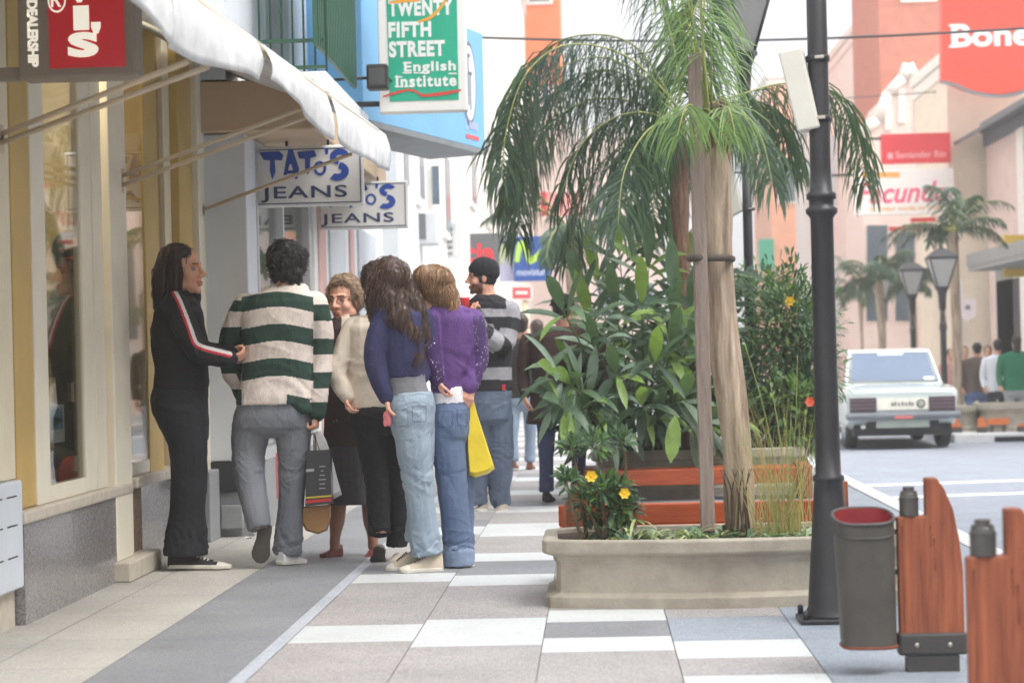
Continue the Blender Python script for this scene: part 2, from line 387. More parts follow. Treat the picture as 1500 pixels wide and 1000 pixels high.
# lit shop: two ceiling spots light the display
for yy in (10.7,12.5):
    b_=MB(); b_.lathe([(.05,0),(.05,.05)],(-2.85,yy,ZT-.052),12); m=bpy.data.materials.get('lamp_glow')
    if not m:
        m=bpy.data.materials.new('lamp_glow'); m.use_nodes=True; p=m.node_tree.nodes['Principled BSDF']; p.inputs['Emission Color'].default_value=(1,.75,.4,1); p.inputs['Emission Strength'].default_value=12
    b_.build('ceiling_lamp',m,shop)
    l=bpy.data.lights.new('shop_lamp','POINT'); l.energy=13; l.color=(1,.86,.62); l.shadow_soft_size=.08
    o=bpy.data.objects.new('shop_lamp',l); COL.objects.link(o); o.location=(-2.85,yy,ZT-.15)
# things on display
fab=mat('dark_green_cloth',(74,82,74),.85,.15,14,.3,60)
mq=thing('display_mannequin','headless shop mannequin in a dark green zip jacket behind the first window','mannequin',(-2.78,11.6,ZS-.04))
b_=MB(); b_.lathe([(.14,.0),(.15,.12),(.17,.3),(.15,.5),(.19,.72),(.2,.86),(.13,.98),(.06,1.02),(.05,1.06)],(-2.78,11.6,ZS+.05),20,sx=.75,sy=.95)
for s in (-1,1): b_.tube([(-2.78,11.6+s*.17,ZS+.93),(-2.76,11.6+s*.24,ZS+.65),(-2.72,11.6+s*.22,ZS+.4)],[.065,.055,.045],12,res=3)
b_.build('jacket',fab,mq)
b_=MB(); b_.lathe([(.14,0),(.14,.02),(.02,.04),(.02,.1)],(-2.78,11.6,ZS-.038),16); b_.build('stand',mat('steel',(150,150,150),.35,.05,metal=.8),mq)
ghat=mat('cap_cloth',(60,72,70),.85,.1,20,.2)
hat=MB(); hat.ell((-2.78,11.6,ZS+1.22),(.11,.11,.12),0); hat.ell((-2.70,11.55,ZS+1.18),(.13,.1,.012),1); 
tag(hat.build('baseball_hat',[ghat,mat('cap_red',(150,60,46),.8,.1)]),'grey cap with a rust red peak displayed above the green jacket','cap')
def card(name,x0,y0,x1,y1,X,fields,label,cat='card'):
    a=wx(x0,y1,X); b=wx(x1,y1,X); zt=wx(x0,y0,X).z; m_=MB(); m_.box((X-.012,a.y,a.z),(X,b.y,zt)); ms=[fields[0][0]]
    for k,(mm,u0,u1,v0,v1) in enumerate(fields[1:]):
        ms.append(mm); m_.box((X,a.y+(b.y-a.y)*u0,a.z+(zt-a.z)*v0),(X+.003,a.y+(b.y-a.y)*u1,a.z+(zt-a.z)*v1),k+1)
    return tag(m_.build(name,ms),label,cat)
cw=mat('card_white',(232,234,232),.5,.03); cb=mat('card_blue',(60,150,190),.5,.1); cn=mat('card_navy',(30,44,84),.5,.1); cr_=mat('card_red',(200,40,44),.5,.1); ck=mat('card_black',(36,34,34),.5,.1)
card('window_card',72,594,95,650,X0-.07,[(cw,),(cb,.15,.85,.35,.9),(mat('card_lightblue',(120,190,215),.5,.1),.15,.85,.5,.66)],'white card with a blue picture stuck low in the first window')
card('window_card',108,560,124,588,X0-.07,[(cw,),(cn,.06,.94,.06,.94),(cw,.3,.7,.55,.75),(cw,.2,.8,.2,.36)],'small navy blue card with white marks in the first window')
card('window_card',113,668,127,690,X0-.07,[(cw,),(ck,.1,.9,.55,.9),(mat('card_yellow',(214,196,60),.5,.1),.1,.9,.05,.2)],'small white card with a black band near the window bottom')
sg=MB(); a=wx(97,412,-3.2); b2=wx(152,412,-3.2); zt=wx(97,370,-3.2).z; sg.box((-3.23,a.y,a.z),(-3.2,b2.y,zt),0)
c_=Vector((-3.197,a.y+(b2.y-a.y)*.35,(a.z+zt)/2)); rr=(zt-a.z)*.42
sg.add([c_+Vector((0,rr*2.6*math.cos(t*math.pi/14),rr*math.sin(t*math.pi/14))) for t in range(28)],[list(range(28))],1)
tag(sg.build('display_board',[ck,cr_]),'black board with a red disc hanging inside behind the first window','sign')
b_=MB(); b_.box((-2.9,10.9,ZS-.04),(-2.6,11.3,ZS+.1),0,bev=.03); b_.ell((-2.76,11.05,ZS+.13),(.12,.16,.07),1); b_.ell((-2.63,10.85,ZS+.06),(.06,.1,.1),2)
tag(b_.build('folded_clothes',[mat('khaki_cloth',(120,112,84),.9,.15,20,.3),fab,mat('rust_cloth',(190,80,52),.9,.15,20,.3)]),'heap of folded khaki and rust clothes at the bottom of the first window','clothes')
# ---- lightbox sign
greyframe=mat('sign_grey',(140,128,116),.5,.06,4); redface=mat('sign_red',(206,22,34),.35,.06,3,coat=.3); glow=mat('sign_white',(250,244,232),.4,.02)
for m_,c_,e_ in ((glow,(1,.93,.78),.2),(redface,(.6,.012,.03),.05)):
    p_=m_.node_tree.nodes['Principled BSDF']; p_.inputs['Emission Color'].default_value=(*c_,1); p_.inputs['Emission Strength'].default_value=e_   # the box is lit from inside
YS=8.5
sb=thing('lightbox_sign','grey framed red lightbox sign with stacked white letters above the shop window','sign',at(114,115,YS))
b_=MB(); p0=at(27,116,YS); p1=at(199,116,YS); b_.box((p0.x,YS,p0.z),(p1.x,YS+.16,p0.z+.85),bev=.012); b_.build('frame',greyframe,sb)
b_=MB(); q0=at(73,101,YS); q1=at(184,101,YS); b_.box((q0.x,YS-.006,q0.z),(q1.x,YS-.001,q0.z+.8)); b_.build('red_panel',redface,sb)
b_=MB(); px_text(b_,'l',108,9,131,45,YS-.006,bold=.0)
px_text(b_,"'",134,33,148,50,YS-.006,bold=.0); px_text(b_,'s',100,48,145,85,YS-.006,bold=.035); px_text(b_,'v',92,-34,140,5,YS-.006,bold=.03)
px_text(b_,'R',75,-12,90,11,YS-.006,bold=.02)
cc=at(83,1,YS-.01); rr=13.5/(F/YS)
ring=[]; 
b_.grid([[cc+Vector((r_*math.cos(t*math.pi/12),0,r_*1.35*math.sin(t*math.pi/12))) for t in range(24)] for r_ in (rr,rr*.84)],0,False,True)
O=at(53.5,99,YS); 
top=at(36,1,YS); bot=at(36,99,YS); 
put_text(b_,'DEALERSHIP',Vector((at(39,0,YS).x,YS,at(39,1,YS).z)),Vector((0,0,bot.z-top.z)),Vector((at(55,0,YS).x-at(39,0,YS).x,0,0)),0,bold=.05,space=.95)
b_.build('lettering',glow,sb)
b_=MB(); p=at(0,108,YS); b_.box((X0,YS+.05,p.z-.02),(p0.x,YS+.1,p.z+.03)); b_.build('bracket',greyframe,sb)
# ---- awning
aw=thing('fabric_awning','white canvas awning with a hanging front flap and thin folding arms over the shop','awning',(X0,10,2.1))
canvas=mat('white_canvas',(226,229,232),.75,.09,5,.3,30,tint=(196,198,200))
AX=-1.35
def topz(Y): return 2.32+(Y-6.3)*(2.565-2.32)/(14-6.3)
panels=[[(120,-40),(165,-5),(205,36),(236,70)],[(243,71),(270,87),(300,99),(345,108),(376,118)],[(386,117),(410,140),(435,163),(470,199),(478,207)],[(484,203),(520,229),(550,245),(566,251)]]
for k,pn in enumerate(panels):
    B=[wx(x,y,AX) for x,y in pn]; B,_=spline(B,[0]*len(B),5); rows=[]
    for j in range(9):
        t=j/8; row=[]
        for i,p in enumerate(B):
            z=p.z+(topz(p.y)-p.z)*t
            wv=.02*(1-t)**1.5*math.sin(p.y*3.1+k*1.7)+.005*(1-t)*math.sin(p.y*9+t*5)+.02*math.sin(t*3.1)
            row.append(Vector((AX+wv+.03*(1-t),p.y,z)))
        rows.append(row)
    b_=MB(); b_.grid(rows); o=b_.build('front_flap',canvas,aw); s_=o.modifiers.new('s','SOLIDIFY'); s_.thickness=.004
rows=[]
for i in range(14):
    Y=5.6+i*(14-5.6)/13; z=topz(Y); rows.append([Vector((AX,Y,z)),Vector((AX-.35,Y,z+.14)),Vector((AX-.7,Y,z+.27)),Vector((X0-.01,Y,z+.45))])
b_=MB(); b_.grid(rows); o=b_.build('canopy_cloth',canvas,aw); s_=o.modifiers.new('s','SOLIDIFY'); s_.thickness=.004
b_=MB(); b_.tube([(AX-.01,5.6,topz(5.6)-.02),(AX-.01,14,topz(14)-.02)],.02,10); b_.build('front_bar',mat('beige_metal',(196,180,158),.45,.06),aw)
beige=MATS['beige_metal']
for (wxy,fxy) in (((0,210),(305,98)),((0,197),(276,90)),((178,272),(448,172)),((178,258),(440,160)),((296,308),(514,226))):
    a=wx(wxy[0],wxy[1],X0+.03); b=wx(fxy[0],fxy[1],AX-.02); b_=MB(); b_.tube([a,b],.0115,8); b_.box(a-Vector((.05,.03,.04)),a+Vector((.01,.03,.04)),bev=.005); b_.build('arm',beige,aw)
# ================================================================== JEANS SHOP
X1=-2.15
tan=mat('tan_plaster',(196,172,144),.7,.08,3,.1,12)
jw=mat('jeans_wall',(212,218,226),.55,.06,2,.05,12)
greyb=mat('grey_base',(142,146,148),.5,.1,6,.1)
js=thing('jeans_shop','pale blue white shop beyond the awning with a tan fascia, display window and balcony','shop',(X1-.6,17,0))
b_=MB(); b_.box((X0-.02,13.6,.47),(X1,14.0,2.52),bev=.01); b_.build('pier',jw,js)
b_=MB(); b_.box((X0-.02,13.6,.0),(X1-.0,14.0,.28)); b_.box((X0+.1,13.55,.05),(X1-.06,13.6,.2),bev=.01); b_.build('pier_base',greyb,js)
b_=MB(); b_.box((X0,13.58,.285),(X1-.004,13.99,.465)); b_.build('dark_panel',mat('dark_panel',(54,54,58),.4,.1),js)
b_=MB(); a=gnd(310,795); b_.box((X0+.005,13.2,.0),(X0+.1,13.54,.43),bev=.008); b_.build('low_post',greyb,js)
b_=MB(); b_.box((-2.9,13.51,2.525),(-1.7,18.2,2.84),bev=.01); b_.build('fascia',tan,js)
# display window
wm=MB(); 
for ya,yb in ((14.02,14.1),(15.2,15.26),(16.6,16.75)): wm.box((X1-.1,ya,.45),(X1,yb,2.52))
wm.box((X1-.1,14.1,.45),(X1,16.6,.52)); wm.box((X1-.1,14.1,2.45),(X1-.003,16.6,2.52)); wfr=wm.build('window_frame',mat('alu',(190,194,198),.4,.05,metal=.4),js)
b_=MB(); b_.box((X1-.06,14.1,.52),(X1-.05,16.6,2.45)); b_.build('glass_pane',shopglass,wfr)
b_=MB(); b_.box((X1-.12,14.0,0),(X1-.0,16.75,.448)); b_.build('window_base',greyb,js)
b_=MB(); b_.box((-3.4,13.9,.4),(-3.3,17,2.5)); b_.box((-3.4,16.76,0),(X1-.02,16.9,2.5)); b_.box((-3.4,13.9,.3),(X1-.13,16.7,.4)); b_.build('display_back',mat('display_back',(190,196,182),.6,.2,3),js)
b_=MB(); b_.box((-3.4,16.91,0),(X1,22.5,2.52)); b_.build('wall',whitem,js)
for k,(ya,yb,mm) in enumerate(((17.1,17.5,mat('pink_strip',(214,176,170),.5,.05)),(17.8,18.9,mat('door_grey',(196,204,212),.5,.05)),(19.3,19.6,MATS['pink_strip']),(20,21.6,MATS['door_grey']))):
    b_=MB(); b_.box((X1,ya,.05),(X1+.02,yb,2.3),bev=.006); b_.build('door_panel',mm,js)
b_=MB(); b_.box((-8,13.52,2.85),(-2.25,22.5,9.5)); b_.build('upper_wall',bluewhite,js)
b_=MB(); b_.box((-2.252,15.2,3.3),(-2.24,16.4,5.5)); b_.build('balcony_door',mat('shutter_grey',(176,186,190),.6,.1),js)
b_=MB(); b_.box((-2.26,14.6,2.845),(-1.75,18.4,3.03),bev=.008); b_.build('balcony_slab',whitem,js)
green=mat('green_paint',(34,84,62),.45,.12,6,.05)
b_=MB()
for k in range(7): x=-2.2+k*.075; b_.tube([(x,14.63,3.03),(x,14.63,4.2)],.008,6)
for z in (3.05,3.23): b_.box((-2.24,14.61,z),(-1.76,14.65,z+.022))
b_.build('balcony_railing',green,js)
b_=MB(); b_.box((-1.815,14.45,3.19),(-1.79,16.9,5)); 
for k in range(24): yy=14.5+k*.1; b_.box((-1.79,yy,3.2),(-1.78,yy+.05,5))
b_.build('shutter_panel',green,js)
# garments behind the jeans window
for k,(yy,xx,col,lab) in enumerate(((14.5,-2.5,(200,204,200),'white'),(15.1,-2.55,(110,124,112),'grey green'),(15.8,-2.5,(196,150,120),'tan'))):
    mm=thing('display_mannequin','shop mannequin in a %s top behind the jeans shop window'%lab,'mannequin',(xx,yy,.4))
    b_=MB(); b_.lathe([(.13,.7),(.16,.9),(.14,1.05),(.17,1.3),(.18,1.4),(.07,1.5),(.05,1.55)],(xx,yy,.4),16,sx=.7,sy=1.1); b_.build('top',mat('garment_'+lab.replace(' ','_'),col,.9,.1,12,.3),mm)
    b_=MB(); b_.ell((xx,yy,2.1),(.09,.07,.11)); b_.tube([(xx,yy,.4),(xx,yy,1.15)],.02,8); b_.lathe([(.12,0),(.12,.02)],(xx,yy,.401),14); b_.build('dummy',mat('dummy',(214,190,166),.5,.05),mm)
# poster on the shop wall below
ps=MB(); YP=13.35
ps=thing('poster_board','pink and white poster board leaning by the jeans shop entrance','poster',at(392,735,14.6))
b_=MB(); poly2(b_,[(384,668),(408,663),(410,730),(384,738)],14.6,0,0,.02); b_.build('board',mat('poster_pink',(206,110,116),.6,.08),ps)
b_=MB(); poly2(b_,[(387,684),(401,679),(402,705),(387,712)],14.6,0,.004); poly2(b_,[(386,715),(404,709),(404,716),(386,722)],14.6,0,.004); b_.build('print',mat('poster_white',(232,226,228),.6,.05),ps)
# ---- hanging signs
signw=mat('sign_board',(226,226,224),.5,.04,3); signb=mat('sign_blue',(34,74,166),.5,.06,8); navy=mat('sign_navy',(44,58,100),.5,.06)
def jeans_sign(x0,y0,x1,y1,Y,label):
    o=thing('hanging_sign',label,'sign',at((x0+x1)/2,y1,Y),'jeans shop signs under the fascia')
    w_=x1-x0; h_=y1-y0; fx=lambda u:x0+w_*u; fy=lambda v:y0+h_*v-.025*w_*0
    a=at(x0,y1,Y); b=at(x1,y0,Y); b_=MB(); b_.box((a.x,Y,a.z),(b.x,Y+.03,b.z),bev=.012); b_.build('board',signw,o)
    b_=MB(); t=.006
    A=(a.x+.02,a.z+.02); B=(b.x-.02,b.z-.02)
    for (xa,za,xb,zb) in ((A[0],A[1],B[0],A[1]+t),(A[0],B[1]-t,B[0],B[1]),(A[0],A[1]+t,A[0]+t,B[1]-t),(B[0]-t,A[1]+t,B[0],B[1]-t)): b_.box((xa,Y-.003,za),(xb,Y-.0005,zb))
    b_.build('border',navy,o)
    b_=MB(); put=lambda pts: b_.add([Vector((a.x+(b.x-a.x)*u,Y-.004,b.z+(a.z-b.z)*v)) for u,v in pts],[list(range(len(pts)))])
    put([(.12,.09),(.29,.08),(.325,.15),(.31,.235),(.25,.225),(.255,.42),(.225,.55),(.205,.4),(.21,.23),(.155,.215)])
    put([(.365,.06),(.405,.06),(.455,.38),(.44,.54),(.42,.55),(.39,.3),(.375,.3)]); put([(.375,.3),(.365,.06),(.32,.48),(.35,.47)])
    put([(.345,.40),(.42,.40),(.43,.455),(.34,.455)])
    put([(.44,.1),(.585,.08),(.605,.18),(.55,.21),(.545,.42),(.525,.48),(.505,.4),(.505,.22),(.455,.21)])
    def ringpts(cu,cv,ru,rv,th,t0,t1,n=18):
        L=[];Q=[]
        for i in range(n+1):
            t=t0+(t1-t0)*i/n; L.append(Vector((a.x+(b.x-a.x)*(cu+ru*math.cos(t)),Y-.004,b.z+(a.z-b.z)*(cv+rv*math.sin(t))))); Q.append(Vector((a.x+(b.x-a.x)*(cu+(ru-th)*math.cos(t)),Y-.004,b.z+(a.z-b.z)*(cv+(rv-th*1.8)*math.sin(t)))))
        b_.grid([L,Q],0,False)
    ringpts(.63,.38,.055,.12,.024,0,2*math.pi)
    put([(.675,.05),(.71,.05),(.7,.15),(.68,.16)])
    ringpts(.80,.2,.085,.13,.055,math.pi*.55,math.pi*1.85); ringpts(.775,.435,.1,.155,.062,-math.pi*.42,math.pi*.72)
    b_.build('brush_lettering',signb,o)
    b_=MB(); O=Vector((a.x+(b.x-a.x)*.125,Y-.001,b.z+(a.z-b.z)*.92)); put_text(b_,'JEANS',O,((b.x-a.x)*.73,0,0),(0,0,(b.z-a.z)*.26),0,bold=.014,space=1.1); b_.build('lettering',navy,o)
    b_=MB()
    for u in (.35,.7): b_.box((a.x+(b.x-a.x)*u-.008,Y+.01,b.z),(a.x+(b.x-a.x)*u+.008,Y+.02,2.53))
    b_.build('hanger',mat('dark_metal',(56,58,62),.5,.08,metal=.5),o)
jeans_sign(361,211,532,305,14.2,'nearer white sign with blue brush letters over the word JEANS')
jeans_sign(452,264,597,338,17.2,'farther white jeans sign, half hidden behind the nearer one')
# ---- language school sign
dmetal=MATS['dark_metal']
es=thing('school_sign','white board with a teal panel lettered TWENTY FIFTH STREET English Institute','sign',at(620,165,17))
b_=MB(); a=at(556,166,17); b=at(685,166,17); b_.box((a.x,17,a.z),(b.x,17.14,a.z+1.3),bev=.012); b_.build('board',mat('board_white',(240,240,238),.5,.03),es)
b_=MB(); poly2(b_,[(571,149),(672,146),(668,-60),(564,-60)],17,0,.004); b_.build('teal_panel',mat('teal',(30,176,142),.45,.05),es)
b_=MB(); wt=mat('letter_white',(240,243,242),.5,.02); px_text(b_,'TWENTY',569,1,664,25,16.996,bold=.05,space=1.12); px_text(b_,'FIFTH',569,33,632,56,16.996,bold=.05,space=1.12); px_text(b_,'STREET',570,61,652,85,16.996,bold=.05,space=1.12)
px_text(b_,'English',592,91,668,110,16.996,bold=.035,space=1.15); px_text(b_,'Institute',580,111,669,129,16.996,bold=.035,space=1.18)
for (xa,xb,yy) in ((590,603,107),(590,603,92.5),(578,589,113),(578,589,127),(606,613,107),(614,620,107),(592,598,127),(599,605,127),(657,663,108),(663,669,108)): poly2(b_,[(xa,yy-1),(xb,yy-1),(xb,yy+1),(xa,yy+1)],17,0,.0075)
b_.build('lettering',wt,es)
b_=MB(); stroke(b_,[(561,142,2),(580,136,4),(600,132,3),(612,136,3),(620,140,4),(650,137,5),(675,132,3)],4,17,lift=.009); b_.build('red_swash',mat('swash_red',(214,70,62),.5,.05),es)
b_=MB(); stroke(b_,[(570,4,3),(590,2,5),(615,0,4)],4,17,lift=.0085); stroke(b_,[(612,32,3),(630,26,5),(648,8,4),(655,-6,3)],4,17,lift=.0085); b_.build('orange_swash',mat('swash_orange',(240,170,60),.5,.05),es)
b_=MB(); b_.box((-2.25,17.05,4.25),(a.x+.02,17.09,4.29)); b_.box((-2.25,17.05,a.z+.06),(a.x-.0,17.09,a.z+.1)); b_.build('bracket',dmetal,es)
fl=thing('floodlight','small black floodlight mounted at the left edge of the teal sign','lamp',at(552,131,16.7))
b_=MB(); a=at(537,131,16.7); b=at(567,93,16.7); b_.box((a.x,16.7,a.z),(b.x,16.85,b.z),bev=.015); b_.build('housing',mat('black_plastic',(42,42,46),.4,.1),fl)
b_=MB(); b_.box((a.x+.02,16.695,a.z+.03),(b.x-.02,16.7,b.z-.03)); b_.build('lens',mat('lens_grey',(84,84,86),.12,.1),fl)
b_=MB(); zc=(a.z+b.z)/2; b_.tube([(b.x-.01,16.78,zc),(at(573,112,17).x,17.02,zc)],.01,6); b_.tube([(a.x+.0,16.78,zc),(-2.24,16.9,zc)],.012,6); b_.build('arm',dmetal,fl)
# ---- blue projecting sign, set askew
bs=thing('blue_sign_box','light blue box sign with a white oval mark behind the teal sign','sign',(-1.5,18.8,3.0))
A=Vector((-1.78,17.25,3.0)); Bp=Vector((-.955,20.1,3.0)); H=Vector((0,0,1.06)); back=Vector((-.55,.35,0))
b_=MB(); b_.prism([A,Bp,Bp+H,A+H],back); b_.build('box',mat('sky_blue',(118,180,222),.45,.05,2),bs)
Uv=Bp-A; Nv=Uv.cross(Vector((0,0,1))).normalized()
def onblue(mbx,pts,mi=0,lift=.004): mbx.add([A+Uv*u+H*v+Nv*lift for u,v in pts],[list(range(len(pts)))],mi)
b_=MB(); onblue(b_,[(.86+.065*math.cos(t*math.pi/14),.53+.36*math.sin(t*math.pi/14)) for t in range(28)]); b_.build('oval_rim',mat('oval_grey',(110,120,140),.5,.05),bs)
b_=MB(); onblue(b_,[(.86+.055*math.cos(t*math.pi/14),.53+.32*math.sin(t*math.pi/14)) for t in range(28)],0,.007); b_.build('oval',mat('oval_white',(216,226,238),.5,.04),bs); b_=MB(); onblue(b_,[(.1+.32*math.cos(t*math.pi/14),.0+.3*abs(math.sin(t*math.pi/28))) for t in range(28)],0,.005); b_.build('pale_patch',mat('oval_white',(216,226,238),.5,.04),bs)
b_=MB(); 
for (u0,v0,u1,v1) in ((.845,.34,.855,.78),(.862,.3,.872,.62),(.855,.6,.885,.63),(.84,.75,.87,.78)): onblue(b_,[(u0,v0),(u1,v0),(u1,v1),(u0,v1)],0,.009)
b_.build('mark',MATS['oval_grey'],bs)
b_=MB(); put_text(b_,'C',A+Uv*.82+H*.13,Uv*.025,H*.1,bold=.02); [onblue(b_,[(u,.14),(u+.012,.14),(u+.012,.2),(u,.2)],0,.006) for u in (.855,.875,.895,.915)]; b_.build('lettering',mat('pale_lilac',(200,206,232),.5,.04),bs)
b_=MB(); onblue(b_,[(.82,.055),(.94,.055),(.94,.09),(.82,.09)]); b_.build('red_strip',mat('strip_red',(216,90,100),.5,.05),bs)
b_=MB(); b_.prism([A+Vector((0,0,-.05)),Bp+Vector((0,0,-.05)),Bp+Vector((0,0,-.003)),A+Vector((0,0,-.003))],back*.98); b_.build('underside',mat('sign_under',(126,132,136),.6,.15,4),bs)
b_=MB(); b_.box((-2.3,18.6,2.9),(-1.9,18.75,2.97)); b_.build('bracket',dmetal,bs)

b_=MB(); q_=gnd(357,789); b_.grid([[q_+Vector((.0,.0,.002)),q_+Vector((.045,.01,.012))],[q_+Vector((.005,.06,.01)),q_+Vector((.05,.05,.003))]]); tag(b_.build('paper_scrap',mat('paper_white',(226,226,222),.7,.05)),'small scrap of white paper on the pavement by the jeans shop','litter')
# ================================================================== STREET BEHIND
glassd=mat('window_dark',(96,110,122),.15,.15,3)
peach=mat('peach_paint',(232,176,146),.7,.08,2); orange=mat('orange_paint',(236,130,80),.7,.1,2); pinkw=mat('pink_white',(240,220,212),.7,.06,2)
brickp=mat('pink_brick',(196,126,106),.8,.12,3); offw=mat('off_white',(242,238,230),.7,.05,2); palegrey=mat('pale_grey',(206,210,212),.7,.06,2)
roofg=mat('roof_grey',(120,122,126),.8,.1,4); redsign=mat('signal_red',(226,54,62),.45,.05); salmon=mat('salmon_red',(228,72,48),.45,.05); lilac=mat('lilac',(186,186,210),.5,.06)
def house(name,label,x0,x1,y0,y1,h,m,wins=(),z0=-.3,extra=None,roof=None):
    """block with a cornice and inset windows; wins: (plane,'side'/'front',list of (u0,u1,z0,z1)) """
    o=thing(name,label,'building',((x0+x1)/2,(y0+y1)/2,z0))
    b_=MB(); b_.box((x0,y0,z0),(x1,y1,h)); b_.build('wall',m,o)
    b_=MB(); b_.box((x0-.12,y0-.12,h+.003),(x1+.12,y1,h+.25)); b_.box((x0-.06,y0-.06,h-.3),(x1+.06,y1-.01,h-.02)); b_.build('cornice' if not roof else 'roof',roof or offw,o)
    for (pl,u0,u1,a,b) in wins:
        f=MB()
        if pl=='L': X=x1; f.box((X,u0,a),(X+.05,u1,b)); g_=MB(); g_.box((X+.05,u0+.1,a+.1),(X+.06,u1-.1,b-.1))
        elif pl=='R': X=x0; f.box((X-.05,u0,a),(X,u1,b)); g_=MB(); g_.box((X-.06,u0+.1,a+.1),(X-.05,u1-.1,b-.1))
        else: f.box((u0,y0-.05,a),(u1,y0,b)); g_=MB(); g_.box((u0+.1,y0-.06,a+.1),(u1-.1,y0-.05,b-.1))
        fo=f.build('window',offw,o); g_.build('pane',glassd,fo)
    return o
# left side, beyond the jeans shop
h=house('corner_house','white plastered house with an air conditioner past the jeans shop',-6,-2.05,22.6,27.4,6.5,whitem,[('L',23.4,24.2,2.9,4.2),('L',25.6,26.4,2.9,4.2)],0)
b_=MB(); b_.box((-2.28,22.45,0),(-1.98,22.6,5.2),bev=.01)
b_.build('corner_pilaster',palegrey,h)
ac=thing('air_conditioner','pale grey air conditioner box on the white house wall','air conditioner',at(624,358,26))
b_=MB(); a=at(612,358,26); b=at(640,310,26); b_.box((a.x-.1,26,a.z),(b.x,26.5,b.z),bev=.02); b_.build('case',palegrey,ac)
b_=MB(); b_.box((a.x+.02,25.985,a.z+.06),(a.x+.1,25.999,b.z-.02)); b_.build('grille',mat('grille',(110,114,118),.6,.1),ac)
h=house('white_house','narrow white house with a slim grey window beside the cream column',-6.2,-1.98,27.45,32.6,8,offw,[('L',29,30.2,2.7,3.9)],0)
b_=MB(); a=at(634,300,27.44); b=at(643,243,27.44); b_.box((a.x,27.42,a.z),(b.x,27.449,b.z)); b_.build('window',glassd,h)
col=thing('cream_column','cream plastered column at the end of the left shop row','column',(-2.2,33,0))
b_=MB(); b_.lathe([(.16,0),(.16,.25),(.115,.3),(.115,4.6),(.17,4.7),(.17,4.85)],(-2.2,32.85,0),20); b_.build('shaft',mat('column_cream',(226,206,176),.7,.08,3),col)
b_=MB(); b_.box((-2.06,32.75,0),(-1.99,32.95,4.7)); b_.build('drain_pipe',mat('pipe_brown',(136,116,98),.7,.1),col)
sgn=thing('box_sign','white box sign with a column of small grey letters under the cream column','sign',at(640,378,30))
b_=MB(); a=at(616,378,30); b=at(669,326,30); b_.box((a.x,30,a.z),(b.x,30.25,b.z),bev=.01); b_.build('box',palegrey,sgn)
b_=MB()
for k in range(5): poly2(b_,[(655,333+k*9),(663,333+k*9),(663,338+k*9),(655,338+k*9)],30)
b_.build('lettering',mat('letter_grey',(130,130,134),.6,.1),sgn)
house('long_white_building','long tall white building along the left side of the street',-7,-2.0,33.1,71,12.5,offw,[('L',y,y+1.6,3.6,5.6) for y in (36,42,48,54,60)],0)
house('orange_building','orange and peach tower closing the left side of the street',-6,-.9,74,82,24,orange,[('F',-3.3,-2.2,13,15),('F',-2,-1.1,13,15)],0)
b_=MB(); b_.box((-6.2,73.4,0),(-.8,73.9,10.2)); tag(b_.build('pink_wall',pinkw),'pale pink lower wall in front of the orange tower','wall')
# projecting shop signs on the left
def board(name,label,x0,y0,x1,y1,Y,m,texts=(),thick=.25,side=None):
    o=thing(name,label,'sign',at((x0+x1)/2,y1,Y)); a=at(x0,y1,Y); b=at(x1,y0,Y)
    b_=MB(); b_.box((a.x,Y,a.z),(b.x,Y+thick,b.z),bev=.01); b_.build('board',m,o)
    for (nm,body,tx0,ty0,tx1,ty1,tm,kw) in texts:
        b_=MB()
        if body is None: poly2(b_,[(tx0,ty0),(tx1,ty0),(tx1,ty1),(tx0,ty1)],Y,0,.006)
        else: px_text(b_,body,tx0,ty0,tx1,ty1,Y-.002,**kw)
        b_.build(nm,tm,o)
    b_=MB(); b_.box((a.x-.5,Y+.08,b.z-.12),(a.x,Y+.12,b.z-.06)); b_.build('bracket',dmetal,o)
    return o
darkgrey=mat('dark_grey_board',(98,100,104),.5,.05); lred=mat('letter_red',(236,50,62),.45,.03); mblue=mat('deep_blue',(44,84,160),.45,.08,2)
board('pharmacy_sign','dark grey sign with red letters icia behind the beanie man',669,341,730,398,36,darkgrey,[('lettering','icia',672,357,725,386,lred,dict(bold=.03))])
b_=MB(); a=at(668,409,36.1); b=at(696,399,36.1); b_.box((a.x,36.1,a.z),(b.x,36.3,b.z)); tag(b_.build('yellow_strip_sign',mat('amber',(236,190,70),.5,.05)),'small yellow strip sign under the dark grey sign','sign')
o=board('phone_shop_sign','blue sign with a green and yellow wavy letter beside the dark grey sign',753,345,806,412,39,mblue,[('lettering','movistar',757,394,800,404,mat('sign_pale',(190,200,226),.5,.05),dict(bold=.02))])
b_=MB(); a=at(731,412,39.2); b=at(752,345,39.2); b_.box((a.x,39.2,a.z),(b.x-.01,39.4,b.z)); b_.build('side_board',lilac,o)
b_=MB(); stroke(b_,[(757,384,7),(762,358,9),(770,362,8),(776,382,8),(784,378,9),(794,366,5)],8,39,lift=.01); b_.build('wavy_letter',mat('lime',(176,214,84),.45,.1,3),o)
b_=MB(); stroke(b_,[(735,386,6),(738,362,8),(744,364,7),(749,388,6)],7,39.2,lift=.01); b_.build('wavy_letter_side',mat('pale_lime',(196,206,150),.45,.1,3),o)
st=thing('notice_sign','small red and white notice on a cream post behind the beanie man','sign',(at(769,470,29).x,29,0))
b_=MB(); a=at(748,440,29); b=at(780,418,29); b_.box((a.x,29,a.z),(b.x,29.04,b.z)); b_.build('panel',mat('notice_white',(232,214,210),.5,.04),st)
b_=MB(); poly2(b_,[(751,421),(777,421),(777,437),(751,437)],29,0); b_.build('red_field',mat('notice_red',(206,90,92),.5,.05),st)
b_=MB(); poly2(b_,[(755,426),(773,426),(773,431),(755,431)],29,0,.006); b_.build('lettering',MATS['notice_white'],st)
